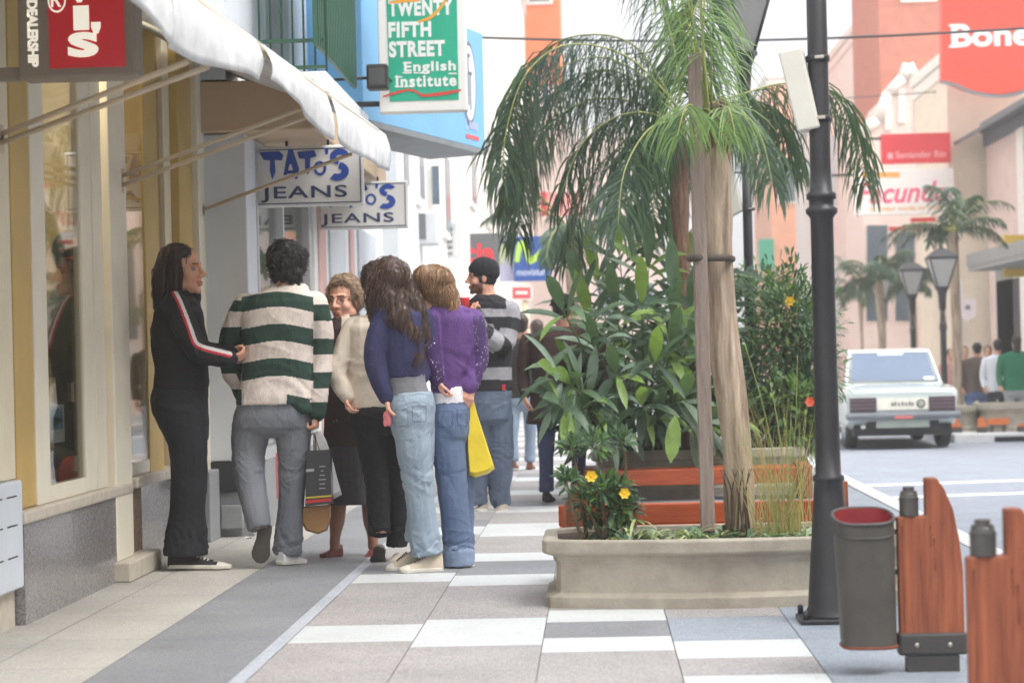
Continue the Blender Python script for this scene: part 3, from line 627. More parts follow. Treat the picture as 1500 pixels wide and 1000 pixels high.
b_=MB(); c_=at(769,440,29.05); b_.tube([(c_.x,29.07,0),(c_.x,29.07,a.z+.03)],.045,10); b_.build('post',MATS['column_cream'],st)
board('red_banner','pink banner with a red end strip on the white wall behind the palm',792,281,852,316,47,mat('banner_pink',(226,150,148),.5,.06),[('red_end',None,792,281,801,316,redsign,{})])
# far end of the street
house('far_white_block','pale block far down the middle of the street',-3,3.6,112,125,12.5,pinkw,[('F',x,x+1.2,z,z+1.8) for x in (-2,.2,2) for z in (3,7)],0)
# right side of the street, far to near
house('white_tall_house','tall blank white house behind the first lamp post',8.6,14,66,92,11.2,offw,[('R',y,y+2,z,z+2.6) for y in (69,76,84) for z in (1.5,6)])
house('peach_house','narrow peach house with a green door far down the right side',7.9,12.5,96,106,13,peach,[('F',8.2,9.2,7.5,9.5)])
b_=MB(); a=at(1112,396,95.9); b=at(1133,350,95.9); b_.box((a.x,95.8,a.z),(b.x,95.97,b.z)); tag(b_.build('green_shutter',mat('sea_green',(70,176,146),.6,.06)),'sea green shutter on the far peach house','shutter')
house('brick_tower','pinkish brick tower rising behind the gabled facade',8.0,12,60,66,17.5,brickp,[('F',8.6,9.6,10.5,13),('F',10.2,11.2,10.5,13)],roof=brickp)
gab=thing('gabled_house','pale stuccoed house with a stepped gable above the red sign','building',(9.6,56,-.3))
b_=MB(); gp=[(1262,300),(1262,196),(1285,180),(1300,140),(1322,118),(1330,98),(1340,118),(1362,132),(1376,160),(1390,180),(1400,185),(1400,300)]
Y=57.5; pl=[at(x,y,Y) for x,y in gp]; pl[0].z=-.3; pl[-1].z=-.3; b_.prism(pl,(0,4,0)); b_.build('wall',pinkw,gab)
b_=MB()
for i in range(1,len(pl)-2): b_.tube([pl[i]+Vector((0,-.05,.05)),pl[i+1]+Vector((0,-.05,.05))],.14,8)
for k,(x0,x1,y0,y1) in enumerate(((1296,1306,150,190),(1316,1326,130,180),(1340,1350,140,186))): poly2(b_,[(x0,y0),(x1,y0),(x1,y1),(x0,y1)],Y,0,.06,.05)
b_.build('moulding',offw,gab)
b_=MB(); 
for (x0,x1,y0,y1) in ((1270,1300,330,470),(1312,1340,340,470),(1352,1384,350,480)): poly2(b_,[(x0,y0),(x1,y0),(x1,y1),(x0,y1)],Y,0,.03,.02)
b_.build('shop_window',glassd,gab)
house('cream_house','cream house with a moulded cornice carrying the big red sign',8.25,13,50.5,55.5,7.6,mat('cream_wall',(238,226,206),.7,.06,2),[('F',9.3,10.1,4.2,6.0)])
rs=house('low_shop','low pink and white shop row with a grey tiled eave on the right',9.05,15,30,50.2,5.9,mat('pink_wall',(226,202,194),.7,.08,2),[('R',y,y+2.2,.2,3.2) for y in (33,36.5,40,43.5,47)],roof=roofg)
b_=MB()
rows=[]
for i in range(12):
    y=29.5+i*(50.4-29.5)/11; rows.append([Vector((8.35,y,5.75)),Vector((9.2,y,6.2)),Vector((11,y,6.9))])
b_.grid(rows); e=b_.build('eave',roofg,rs); s_=e.modifiers.new('s','SOLIDIFY'); s_.thickness=.08
b_=MB()
for y in (35.3,38.8,42.2,45.6): b_.box((8.98,y,-.2),(9.045,y+.7,5.6))
b_.build('pilaster',offw,rs)
b_=MB(); b_.box((7.7,36,2.6),(9.0,45,2.7)); b_.box((7.68,35.9,2.7),(7.8,45.1,2.95)); b_.build('canopy',mat('canopy_grey',(150,150,148),.7,.1,3),rs)
b_=MB(); b_.box((8.99,35.6,-.2),(9.03,49,2.5)); b_.build('shade_panel',mat('shade_dark',(66,64,66),.7,.2,2),rs)  # flat dark sheet, paints the shade below the canopy and inside the shops
arc=MB(); rows=[]
for i in range(9):
    t=math.pi*.5*i/8; rows.append([Vector((9.04-1.2*math.sin(t),y,2.5+.75*math.cos(t))) for y in (31,32.5,34)])
arc.grid(rows); o=arc.build('round_awning',mat('awning_cream',(222,206,184),.7,.08)); s_=o.modifiers.new('s','SOLIDIFY'); s_.thickness=.03; tag(o,'rounded cream awning at the right edge of the picture','awning')
b_=MB(); a=at(1468,345,44); b=at(1510,405,44); b_.box((a.x,43.8,b.z),(b.x+1,44,a.z)); tag(b_.build('yellow_sign',mat('yellow_board',(232,200,90),.5,.06)),'pale yellow sign board at the right edge above the canopy','sign')
# signs on the right
o=thing('red_shop_sign','large salmon red sign with white serif lettering and a curved lower edge','sign',at(1450,135,49))
b_=MB(); pts=[(1380,-90),(1380,118),(1395,122),(1415,131),(1440,136),(1465,138),(1490,134),(1520,122),(1560,112),(1560,-90)]
P=[at(x,y,49) for x,y in pts]; b_.prism(P,(0,.4,0)); b_.build('board',salmon,o)
b_=MB(); stroke(b_,[(1378,120),(1398,124),(1418,133),(1442,139),(1468,141),(1492,137),(1522,125),(1560,116)],5,49,lift=.01); b_.build('lower_trim',roofg,o)
b_=MB(); px_text(b_,'Bones',1394,36,1532,70,48.99,bold=.032)
for (xa,xb,y_) in ((1390,1403,37.5),(1390,1403,68.5)): poly2(b_,[(xa,y_-1.6),(xb,y_-1.6),(xb,y_+1.6),(xa,y_+1.6)],49,0,.016)
b_.build('lettering',MATS['letter_white'],o)
board('bank_sign','bright red bank sign with small white lettering above the white sign',1292,194,1392,240,50.1,redsign,[('lettering','Santander Rio',1312,222,1386,232,mat('pale_red',(246,170,170),.5,.04),dict(bold=.02)),('flame',None,1300,224,1308,233,MATS['pale_red'],{})])
board('shop_name_sign','white sign with a large pink slanted word and small orange lines',1252,246,1397,316,50.0,mat('sign_offwhite',(246,240,234),.5,.03),[('lettering','Facundo',1256,268,1391,299,mat('sign_pink',(240,96,130),.5,.04),dict(bold=.02,shear=.3)),('top_line',None,1262,252,1318,260,mat('sign_orange',(240,176,90),.5,.05),{}),('bottom_line','la mejor moda en ropa',1276,303,1380,311,MATS['sign_orange'],dict(bold=.02))])
b_=MB(); a=at(1245,400,70); b=at(1270,375,70); b_.box((a.x-1,70,a.z),(b.x,70.2,b.z),0); b_.box((a.x+.0,69.98,a.z+.2),(b.x-.1,69.999,b.z-.15),1); tag(b_.build('blue_text_sign',[offw,mat('blue_mark',(110,130,200),.5,.1)]),'white sign with a blue line of text behind the near post','sign')
b_=MB(); b_.box((7.2,53,3.9),(9.2,53.1,4.0)); a=at(1332,326,53); b=at(1440,318,53); b_.box((a.x,52.6,a.z),(b.x,52.9,b.z)); tag(b_.build('red_awning_edge',redsign),'thin red awning edge below the white sign','awning')
b_=MB(); b_.box((at(1413,312,50).x,49.9,at(1413,312,50).z),(at(1425,300,50).x,50.3,at(1425,300,50).z)); tag(b_.build('speaker_box',mat('dark_box',(60,66,66),.6,.1)),'small dark box on the cream house wall','box')
p=thing('round_sign','white shield shaped sign on a pole on the far right pavement','sign',(at(1416,470,38).x,38,-.22))
b_=MB(); poly2(b_,[(1405,438),(1430,438),(1430,462),(1418,471),(1405,462)],38,0,0,.03); b_.build('panel',mat('sign_pinkwhite',(240,226,228),.5,.03),p)
b_=MB(); poly2(b_,[(1414,447),(1421,447),(1421,453),(1414,453)],38,0,.006); b_.build('mark',MATS['letter_grey'],p)
b_=MB(); c_=at(1407,470,38.04); b_.tube([(c_.x,38.06,-.22),(c_.x,38.06,2.2)],.04,8); b_.build('post',palegrey,p)
# wires across the street
for k,(pa,ya,pb,yb,Y,lab) in enumerate(((560,50,1560,38,24,'thin dark cable strung across the street near the top'),(900,156,1560,118,52,'faint thin wire farther down the street'))):
    a=at(pa,ya,Y); b=at(pb,yb,Y); pts=[a.lerp(b,t/12)-Vector((0,0,.12*math.sin(math.pi*t/12))) for t in range(13)]
    b_=MB(); b_.tube(pts,.014 if k==0 else .012,6); tag(b_.build('street_cable',mat('cable',(70,72,74),.7,.1)),lab,'cable')

# unseen block added to shade the near pavement; mirrors in the shop glass
house('shade_block','unseen tall beige block added behind the camera to shade the near pavement',9.3,16,-30,14.5,11.5,mat('block_beige',(206,192,170),.8,.1,2),[('R',y,y+1.6,z,z+1.8) for y in (-8,-4,0,4,8,11) for z in (1,4.5,8)],-.3)

# the milky air of the street
hz=MB(); hz.box((-155,-55,-2.3),(155,245,30)); hm=bpy.data.materials.new('haze'); hm.use_nodes=True; t_=hm.node_tree
for n in list(t_.nodes):
    if n.type=='BSDF_PRINCIPLED': t_.nodes.remove(n)
pv=t_.nodes.new('ShaderNodeVolumePrincipled'); pv.inputs['Color'].default_value=(.98,.97,.96,1); pv.inputs['Density'].default_value=.0033; pv.inputs['Anisotropy'].default_value=.2
t_.links.new(pv.outputs[0],[n for n in t_.nodes if n.type=='OUTPUT_MATERIAL'][0].inputs['Volume'])
struct('haze',hz,[hm],'stuff')
# ================================================================== PLANTERS, BENCHES, POSTS
conc=mat('planter_concrete',(176,169,155),.8,.14,7,.25,70,tint=(152,145,131)); soil=mat('soil',(74,62,50),.95,.3,20,.6,40)
wood=mat('orange_wood',(170,96,62),.55,.3,3.2,.15,30,stretch=(11,11,.7),tint=(112,56,38)); woodh=mat('orange_wood_board',(192,90,42),.45,.3,3.2,.12,30,stretch=(1,9,9),tint=(150,62,28))
wdark=mat('wood_grain_dark',(104,50,28),.6,.3,6,.1,30,stretch=(9,9,1))
steel=mat('dark_steel',(74,72,70),.5,.1,9,.08,60,metal=.2); black=mat('black_cast_iron',(50,50,54),.42,.12,14,.06,60,metal=.15)
def planter(label,outline,z0,hh,group='concrete planters along the pavement'):
    """outline: plan points; moulded section with a plinth, a waist and a rim"""
    c=sum((Vector(p) for p in outline),Vector((0,0)))/len(outline)
    o=thing('concrete_planter',label,'planter',(c.x,c.y,z0),group)
    prof=[(0,0),(.0,.16),(-.045,.22),(-.05,.64),(-.035,.70),(-.035,.75),(.005,.78),(.012,.82),(.012,.975),(-.0,1.0),(-.055,1.0),(-.06,.93)]
    rows=[]
    for off,zz in prof:
        r_=[]
        for p in outline:
            d=(Vector(p)-c); L=d.length; q=c+d*((L+off)/L); r_.append(Vector((q.x,q.y,z0+zz*hh)))
        rows.append(r_)
    b_=MB(); b_.grid(rows,0,False,True); b_.add([v for v in rows[0]],[list(range(len(outline)))[::-1]]); body=b_.build('planter_body',conc,o)
    m_=body.modifiers.new('b','BEVEL'); m_.width=.006; m_.segments=2; m_.limit_method='ANGLE'
    s_=MB(); s_.add([v-Vector((0,0,.0)) for v in rows[-1]],[list(range(len(outline)))]); s_.build('soil',soil,o)
    return o
def bow(x0,x1,yf,yb,bul=.12,n=14,rc=.1):
    pts=[]
    for i in range(n+1):
        t=i/n; pts.append((x0+rc+(x1-x0-2*rc)*t, yf+.0-bul*math.sin(math.pi*t)))
    pts+= [(x1-.02,yf+rc*.5),(x1,yf+rc),(x1,yb-rc),(x1-rc,yb),(x0+rc,yb),(x0,yb-rc),(x0,yf+rc),(x0+.02,yf+rc*.4)]
    return pts
PY=9.36; xl=at(800,880,PY+.1).x
planter('long low bow-fronted concrete planter with a palm and yellow flowers',bow(xl,1.33,PY,PY+.72,.12),0,.292)
xl2=at(868,700,16.7).x; xr2=at(1180,700,16.7).x
planter('concrete planter behind the bench filled by big leafy plants',bow(xl2,xr2,16.7,18.2,.08),0,.345)
# bench ends: L-shaped wooden panels with a curved back
def bench_end_poly(w,h):
    """side outline in (u along depth, z)"""
    return [(0,.0),(0,h*.76),(w*.44,h*.765),(w*.44,h),(w*.62,h),(w*.74,h*.93),(w*.87,h*.80),(w*.96,h*.6),(w,h*.42),(w,0)]
def end_panel(name,label,X,Y,w,h,z0=.11,thick=.05,group='upright wooden bench ends by the near post'):
    o=thing(name,label,'wooden post',(X+w/2,Y,0),group)
    P=[Vector((X+u,Y,z0+z)) for u,z in bench_end_poly(w,h)]
    b_=MB(); b_.prism(P,(0,thick,0),0); pa=b_.build('wood_panel',wood,o); m_=pa.modifiers.new('b','BEVEL'); m_.width=.006; m_.segments=2; m_.limit_method='ANGLE'
    b_=MB()
    for (u0,v0,u1,v1) in ((.06,.1,.075,.7),(.55,.42,.57,.62),(.5,.57,.51,.7)):
        b_.prism([Vector((X+w*(u0+.01*math.sin(k)),Y-.0008,z0+h*(v0+(v1-v0)*k/4))) for k in range(5)]+[Vector((X+w*(u1+.012*math.sin(k*1.7+u0)),Y-.0008,z0+h*(v0+(v1-v0)*k/4))) for k in range(4,-1,-1)],(0,.0006,0))
    b_.build('grain_crack',wdark,o)
    b_=MB(); b_.box((X-.006,Y-.008,z0-.055),(X+w+.008,Y+thick+.008,z0+.02),bev=.01); b_.box((X+.02,Y-.002,0),(X+w-.02,Y+thick+.002,z0-.056)); f_=b_.build('metal_foot',steel,o)
    b_=MB()
    for u in (.25,.76): b_.ell((X+w*u,Y-.008,z0-.02),(.008,.005,.008))
    b_.build('bolt',mat('bolt_steel',(190,184,170),.3,.1,metal=.7),f_)
    cx=X+w*.2; r=w*.15; zt=z0+h*.763
    b_=MB(); b_.lathe([(r,0),(r,.054),(r*1.03,.055),(r*1.03,.064),(r*.94,.066),(r*.9,.074),(r*.86,.076),(r*.84,.083),(r*.6,.084),(r*.6,.096),(r*.5,.098)],(cx,Y+thick/2,zt),24,smooth=False); b_.build('metal_cap',mat('cap_steel',(92,90,88),.38,.1,12,metal=.5),o)
    return o
YW=7.33; a=at(1320,980,YW); b=at(1415,980,YW)
end_panel('bench_end','upright reddish wooden bench end with a metal foot and black cap beside the bin',a.x,YW,b.x-a.x,.535)
YW2=5.88; a2=at(1421,980,YW2)
end_panel('bench_end','larger wooden bench end cut off by the right edge of the picture',a2.x,YW2,.235,.535)
# bin
bn=thing('litter_bin','dark grey metal litter bin with a worn red inside hung on the wooden bench end','litter bin',at(1268,948,YW))
YB=YW+.02; T0=at(1220,757,YB); T1=at(1308,757,YB); B0=at(1233,947,YB); B1=at(1313,947,YB)
def ringof(x0,x1,z,dep,n=28,tilt=0):
    cx=(x0+x1)/2; rx=(x1-x0)/2; o=[]
    for j in range(n):
        t=2*math.pi*j/n; c,s_=math.cos(t),math.sin(t); e=.62
        o.append(Vector((cx+rx*math.copysign(abs(c)**e,c),YB+dep*math.copysign(abs(s_)**e,s_),z+tilt*(s_))))
    return o
rows=[]
for i in range(7):
    t=i/6; rows.append(ringof(B0.x+(T0.x-B0.x)*t,B1.x+(T1.x-B1.x)*t,B0.z+(T0.z-B0.z)*t,.095,tilt=.022*t))
b_=MB(); b_.grid(rows,0,True,True); b_.add(rows[0],[list(range(28))[::-1]]); o=b_.build('bin_body',mat('bin_grey',(84,80,74),.55,.16,9,.12,40,tint=(70,66,62)),bn)
inn=[ringof(T0.x+.006,T1.x-.006,T0.z+.0,.088,tilt=.022),ringof(B0.x+.012,B1.x-.008,B0.z+.03,.085)]
b_=MB(); b_.grid(inn[::-1],0,True,True); b_.add(inn[1],[list(range(28))]); b_.build('bin_liner',mat('worn_red',(150,44,52),.6,.2,14,.1),bn)
b_=MB(); top=ringof(T0.x,T1.x,T0.z,.095,tilt=.022); b_.tube(top+[top[0]],.0065,6); tz=ringof(T0.x+.001,T1.x-.001,T0.z-.045,.097,tilt=.022); b_.tube(tz+[tz[0]],.004,6); b_.build('rim',steel,bn)
b_=MB(); b_.tube([(T1.x-.005,YB,T1.z-.05),(a.x+.01,YB+.01,T1.z-.05)],.009,8); b_.tube([(B1.x-.02,YB,B1.z+.25),(a.x+.01,YB+.01,B1.z+.25)],.009,8); b_.build('bracket',steel,bn)
b_=MB(); rr_=ringof(B0.x-.001,B1.x+.001,B0.z+.006,.096); b_.tube(rr_+[rr_[0]],.005,6); b_.build('bottom_rim',mat('rust',(126,66,46),.8,.2,20),bn)
# bench behind the first planter, bench before the second
def bench(label,x0,x1,Y,zb0,zb1,endx,endh,Yend,left=False):
    o=thing('street_bench',label,'bench',((x0+x1)/2,Y,0))
    b_=MB(); b_.box((x0,Y,zb0),(x1,Y+.045,zb1),bev=.008); b_.build('backrest',woodh,o)
    b_=MB(); 
    for k in range(3): b_.box((x0,Y+.08+k*.12,.24),(x1,Y+.18+k*.12,.275),bev=.006)
    b_.build('seat',woodh,o)
    for X in endx:
        P=[Vector((X,Y-.05+u,z)) for u,z in ((0,0),(-.01,endh*.8),(.0,endh),(.1,endh),(.16,endh*.72),(.42,endh*.7),(.44,0))]
        b_=MB(); b_.prism(P,(.05,0,0)); b_.build('bench_end',wood,o)
    if left:
        P=[at(x,y,Y-.06) for x,y in ((818,783),(862,783),(862,700),(848,700),(836,716),(824,748))]; P[0].z=0; P[1].z=0
        b_=MB(); b_.prism(P,(0,.05,0)); b_.build('bench_end',wood,o)
    return o
Yb=10.16
za=at(1000,736,Yb).z; zb=at(1000,767,Yb).z
bench('orange wooden bench with its back against the near planter',at(818,750,Yb).x,at(1225,750,Yb).x,Yb,zb,za,(at(1225,750,Yb).x,),.47,Yb,left=True)
Yb2=16.0; za=at(1000,687,Yb2).z; zb=at(1000,710,Yb2).z
o=thing('street_bench','orange wooden bench against the farther planter','bench',(at(1000,700,Yb2).x,Yb2,0))
b_=MB(); b_.box((at(858,0,Yb2).x,Yb2,zb),(at(1150,0,Yb2).x,Yb2+.05,za),bev=.008); b_.build('seat_board',woodh,o)
b_=MB(); 
for k in range(3): b_.box((at(858,0,Yb2).x,Yb2+.06+k*.13,za-.03),(at(1150,0,Yb2).x,Yb2+.17+k*.13,za+.0),bev=.006)
b_.build('seat',woodh,o)
for X in (at(838,0,Yb2).x,at(1152,0,Yb2).x):
    b_=MB(); b_.box((X,Yb2-.04,0),(X+.1,Yb2+.5,za+.02),bev=.015); b_.build('bench_end',wood,o)
# near lamp post
def lamp_post(label,X,Y,z0,rt,lantern=True,H=3.6,group='black cast iron lamp posts',plates=True):
    o=thing('street_lamp',label,'lamp post',(X,Y,z0),group)
    b_=MB(); k=rt/.042
    b_.lathe([(.115*k,.018),(.108*k,.03),(.095*k,.06),(.062*k,.5),(.058*k,.555),(.064*k,.56),(.064*k,.575),(.052*k,.585),(.05*k,.72),(.047*k,1.0),(.046*k,1.60),(.05*k,1.61),(.064*k,1.625),(.064*k,1.64),(.05*k,1.65),(.05*k,1.675),(.06*k,1.68),(.06*k,1.70),(.046*k,1.71),(rt,1.8),(rt*.92,H)],(X,Y,z0),28); b_.build('pole',black,o)
    b_=MB(); b_.box((X-.135*k,Y-.13*k,z0),(X+.135*k,Y+.13*k,z0+.02),bev=.006)
    for sx in(-1,1):
        for sy in(-1,1): b_.lathe([(.012,0),(.012,.03),(.004,.036)],(X+sx*.115*k,Y+sy*.11*k,z0+.02),8)
    b_.build('base_plate',black,o)
    if lantern:
        b_=MB(); q=.7
        b_.lathe([(rt*.92,H),(rt*1.25,H+.06),(.068,H+.28),(.1,H+.36),(.118,H+.37),(.118,H+.40)],(X,Y,z0),24)
        zl=z0+H+.40; hl=.46; ca=lambda i:Vector((math.cos(math.pi/4+i*math.pi/2),math.sin(math.pi/4+i*math.pi/2),0))
        for i in range(4): b_.tube([Vector((X,Y,zl))+ca(i)*.125,Vector((X,Y,zl+hl))+ca(i)*.315],.013,6)
        hi=[Vector((X,Y,zl+hl))+ca(i)*.32 for i in range(4)]; b_.tube(hi+[hi[0]],.012,6)
        b_.v=b_.v; cp=MB(); rows=[[Vector((X,Y,zl+hl+z))+ca(i)*r_ for i in range(4)] for r_,z in ((.335,0),(.34,.025),(.17,.13),(.05,.17),(.02,.25))]; b_.grid(rows,0,False,True); b_.add(rows[0],[(3,2,1,0)]); b_.build('lantern_frame',black,o)
        b_=MB(); lo=[Vector((X,Y,zl))+ca(i)*.12 for i in range(4)]; hi=[Vector((X,Y,zl+hl))+ca(i)*.308 for i in range(4)]
        b_.add(lo+hi,[(i,(i+1)%4,4+(i+1)%4,4+i) for i in range(4)]); b_.build('lantern_glass',mat('frosted_glass',(168,168,166),.3,.08,4,spec=.6),o)
        b_=MB()
        for k_ in range(9):
            r0=.128+(.308-.128)*(.22+k_*.075)+.004; rr=[Vector((X,Y,zl+hl*(.3+k_*.075)))+ca(i)*r0 for i in range(4)]; b_.tube(rr+[rr[0]],.004,4)
        b_.build('louvre',mat('louvre_grey',(110,110,110),.5,.1),o)
    return o
pb=gnd(1213,911); PX,PYp=pb.x+.02,8.75
lamp_post('tall black cast iron post with a collar, standing in front beside the bin',PX,PYp,0,.0415,True,3.9)
def plate(label,pts,Y,lamp,brz,PXr):
    o=thing('loudspeaker',label,'loudspeaker',at(pts[3][0],pts[3][1],Y),'white loudspeaker boxes on the lamp posts')
    P=[at(x,y,Y) for x,y in pts]; b_=MB(); b_.prism(P,(.02,.1,0)); bb=b_.build('box',mat('speaker_white',(214,212,202),.55,.06,6,.05),o); m_=bb.modifiers.new('b','BEVEL'); m_.width=.008; m_.segments=2
    b_=MB()
    for zz,px_ in brz:
        q=at(px_[0],px_[1],Y); b_.tube([q+Vector((0,.06,0)),(PXr,Y+.06,q.z)],.008,6); b_.lathe([(.046*lamp,-.012),(.047*lamp,0),(.046*lamp,.012)],(PXr,Y+.06,q.z),20); b_.box((PXr-.018,Y+.06-.058*lamp,q.z-.006),(PXr+.018,Y+.06-.045*lamp,q.z+.006),1,bev=.002)
    b_.build('bracket',[black,MATS['bolt_steel']],o)
plate('white loudspeaker box tilted on brackets at the top of the near post',[(1139,76),(1174,69),(1201,186),(1168,193)],PYp-.06,1.02,((0,(1178,84)),(0,(1199,172))),PX-.0)
L2=18.3; lx=at(1100,395,L2).x+.0
lamp_post('black lamp post with a square lantern rising behind the bushes',at(1101,560,L2).x,L2,0,.041,True,3.18)
plate('white loudspeaker box tilted on the lamp post behind the bushes',[(1056,246),(1072,240),(1087,308),(1070,318)],L2-.06,.95,((0,(1076,252)),(0,(1086,306))),at(1098,300,L2).x)
for (px,py,Y,lab) in ((1380,366,36,'nearest of the three distant lamp posts beyond the white car'),(1336,386,43,'middle one of the three distant lamp posts beyond the car'),(1291,398,48,'farthest of the distant lamp posts, its lantern among foliage')):
    top=at(px,py,Y).z; lamp_post(lab,at(px,py+60,Y).x,Y,-.25,.045,True,top+.25-1.0)
# far planters and bench ends on the right pavement
FZ=-.22
planter('grey concrete planter with a wooden edge on the far right pavement',bow(at(1392,620,33.6).x,at(1437,620,33.6).x,33.6,34.4,.05),FZ,.38)
planter('pale concrete planter with green plants at the far right edge',bow(at(1440,620,33.2).x,at(1530,620,33.2).x,33.2,34.2,.05),FZ,.42)
fo=mat('far_orange_wood',(206,112,56),.6,.15,4)
for (x0,y0,x1,y1,Y,lab) in ((1391,612,1408,647,33.2,'short orange wooden end post beside the white car'),(1433,610,1444,643,33.0,'thin orange bench end between the two far planters'),(1493,618,1512,662,32.9,'orange bench end at the right edge of the far pavement')):
    a=at(x0,y1,Y); b=at(x1,y0,Y); o=thing('far_bench_end',lab,'wooden post',((a.x+b.x)/2,Y,FZ)); b_=MB(); w_=b.x-a.x; z0=FZ
    b_.prism([Vector((a.x,Y,z0+.05)),Vector((b.x,Y,z0+.05)),Vector((b.x,Y,b.z-.1)),Vector((b.x-w_*.4,Y,b.z)),Vector((a.x,Y,b.z-.04))],(0,.06,0)); b_.build('wood_panel',fo,o)
    b_=MB(); b_.box((a.x-.01,Y-.01,z0),(b.x+.01,Y+.07,z0+.08)); b_.build('metal_foot',steel,o)
for (x0,x1,y0,y1,Y,lab) in ((1406,1446,604,614,34.6,'orange bench board behind the grey far planter'),(1446,1478,612,622,33.12,'red orange board on the pale far planter')):
    a=at(x0,y1,Y); b=at(x1,y0,Y); o=thing('far_bench',lab,'bench',((a.x+b.x)/2,Y,FZ)); b_=MB(); b_.box((a.x,Y,a.z),(b.x,Y+.05,b.z)); b_.build('board',fo,o); b_=MB(); b_.box((a.x+.05,Y+.01,FZ),(a.x+.1,Y+.045,a.z)); b_.box((b.x-.1,Y+.01,FZ),(b.x-.05,Y+.045,a.z)); b_.build('leg',steel,o)
# ================================================================== PLANTS
palm_g=leafmat('palm_green',(86,112,88)); palm_d=leafmat('palm_dark',(66,88,78)); palm_l=leafmat('palm_light',(128,158,84)); rach=mat('rachis',(160,166,96),.5,.15,12)
bark=mat('palm_bark',(204,186,164),.85,.25,7,.6,24,stretch=(4,4,.35),tint=(120,100,86),detail=7); barkd=mat('palm_fibre',(158,124,104),.9,.3,12,.7,30,stretch=(4,4,.6),tint=(104,76,62))
rng=random.Random(3)
def frond(mb,pts,nleaf,ll,hang=.8,w=.012,mats=(0,1),rw=.012,stalk=.12,spread=1.0,rm=2,fwd=(.35,.75)):
    """feather frond: curved rib through pts (3d) with hanging leaflets on both sides"""
    P,_=spline(pts,[0]*len(pts),10); n=len(P)
    mb.tube(P,[rw*(1-.85*i/(n-1)) for i in range(n)],6,rm)
    for k in range(nleaf):
        t=stalk+(1-stalk)*(k+rng.random()*.6)/nleaf; i=min(n-2,int(t*(n-1))); f=t*(n-1)-i; p=P[i].lerp(P[i+1],f); d=(P[i+1]-P[i]).normalized()
        s=d.cross(Vector((0,0,1))); s=s.normalized() if s.length>.05 else Vector((1,0,0))
        L=ll*(.45+.55*math.sin(math.pi*min(1,.18+t*.82)))*rng.uniform(.75,1.15)
        for sg in (-1,1):
            dr=(s*sg*spread*rng.uniform(.55,1.1)+d*rng.uniform(*fwd)+Vector((0,0,rng.uniform(-.25,.35)))).normalized()
            hg=hang*rng.uniform(.7,1.25)
            q=[p]; v=dr
            for m in range(4):
                v=(v+Vector((0,0,-hg*.5))).normalized(); q.append(q[-1]+v*L/4)
            wd=w*rng.uniform(.8,1.25); mi=mats[0] if rng.random()<.6 else mats[1]
            side=[v.cross(d).normalized() if v.cross(d).length>.05 else s]
            ws=[.5,1,.9,.6,.06]; sd=side[0]
            mb.grid([[q[m]-sd*wd*ws[m],q[m]+sd*wd*ws[m]] for m in range(5)],mi,True)
def palm_fronds(o,fr,mats,**k):
    for f in fr:
        kw=dict(k); pts=f[0]; kw.update(f[1] if len(f)>1 else {})
        b_=MB(); frond(b_,pts,**kw); b_.build('frond',mats,o)
px3=lambda L:[at(*p) for p in L]
# --- palm in the near planter, with its stake
YP=9.75
pal=thing('palm_tree','slim pale barked palm tied to a wooden stake in the near planter','palm',(at(1083,795,YP).x,YP,.26),'palm trees in the street planters')
tp=[(1086,800,21),(1082,735,20.5),(1080,680,20),(1074,610,21),(1066,540,22),(1058,460,21.5),(1052,380,22),(1048,310,23),(1044,250,25),(1040,215,22),(1038,180,14)]
pts=[at(x,y,YP) for x,y,_ in tp]; rad=[r/(F/YP) for *_,r in tp]
P_,R_=spline(pts,rad,8); b_=MB(); vs=[]; n=22
rows=[]
for i,(p,r) in enumerate(zip(P_,R_)):
    row=[]
    for j in range(n):
        a=2*math.pi*j/n; tw=i*.02
        nn=noise.noise(Vector((math.cos(a+tw)*2.2,math.sin(a+tw)*2.2,p.z*1.3)))*.26+noise.noise(Vector((math.cos(a)*5,math.sin(a)*5,p.z*5)))*.12
        row.append(p+Vector((math.cos(a),math.sin(a),0))*r*(1+nn))
    rows.append(row)
b_.grid(rows,0,True,True)
for i in range(len(P_)-1):
    pass
b_.build('trunk',bark,pal)
b_=MB()
for k in range(16):
    a=k*.4; p=at(1042,240-k*3,YP); b_.tube([p+Vector((math.cos(a)*.065,math.sin(a)*.06,-.05)),p+Vector((math.cos(a)*.075,math.sin(a)*.07,.06)),p+Vector((math.cos(a)*.05,math.sin(a)*.05,.16))],[.016,.014,.004],6,res=2)
b_.build('crown_fibre',barkd,pal)
cr=at(1040,200,YP)
fr=[]
def arch(az,el,L,droop,base=cr,n=6):
    pts=[base.copy()]; v=Vector((math.cos(az)*math.cos(el),math.sin(az)*math.cos(el),math.sin(el)))
    for i in range(n): 
        v=(v+Vector((0,0,-droop*(.35+i/n)))).normalized(); pts.append(pts[-1]+v*L/n)
    return pts
for az,el,L,dr in ((1.9,1.45,1.2,.08),(3.3,1.4,.9,.26),(2.6,1.42,1.0,.22)): fr.append((arch(az,el,L,dr),))
palm_fronds(pal,fr,[leafmat('palm_young',(124,154,92)),leafmat('palm_young_dark',(84,116,82)),rach],nleaf=30,ll=.3,hang=1.1,w=.0036,rw=.008,stalk=.3,spread=.8)
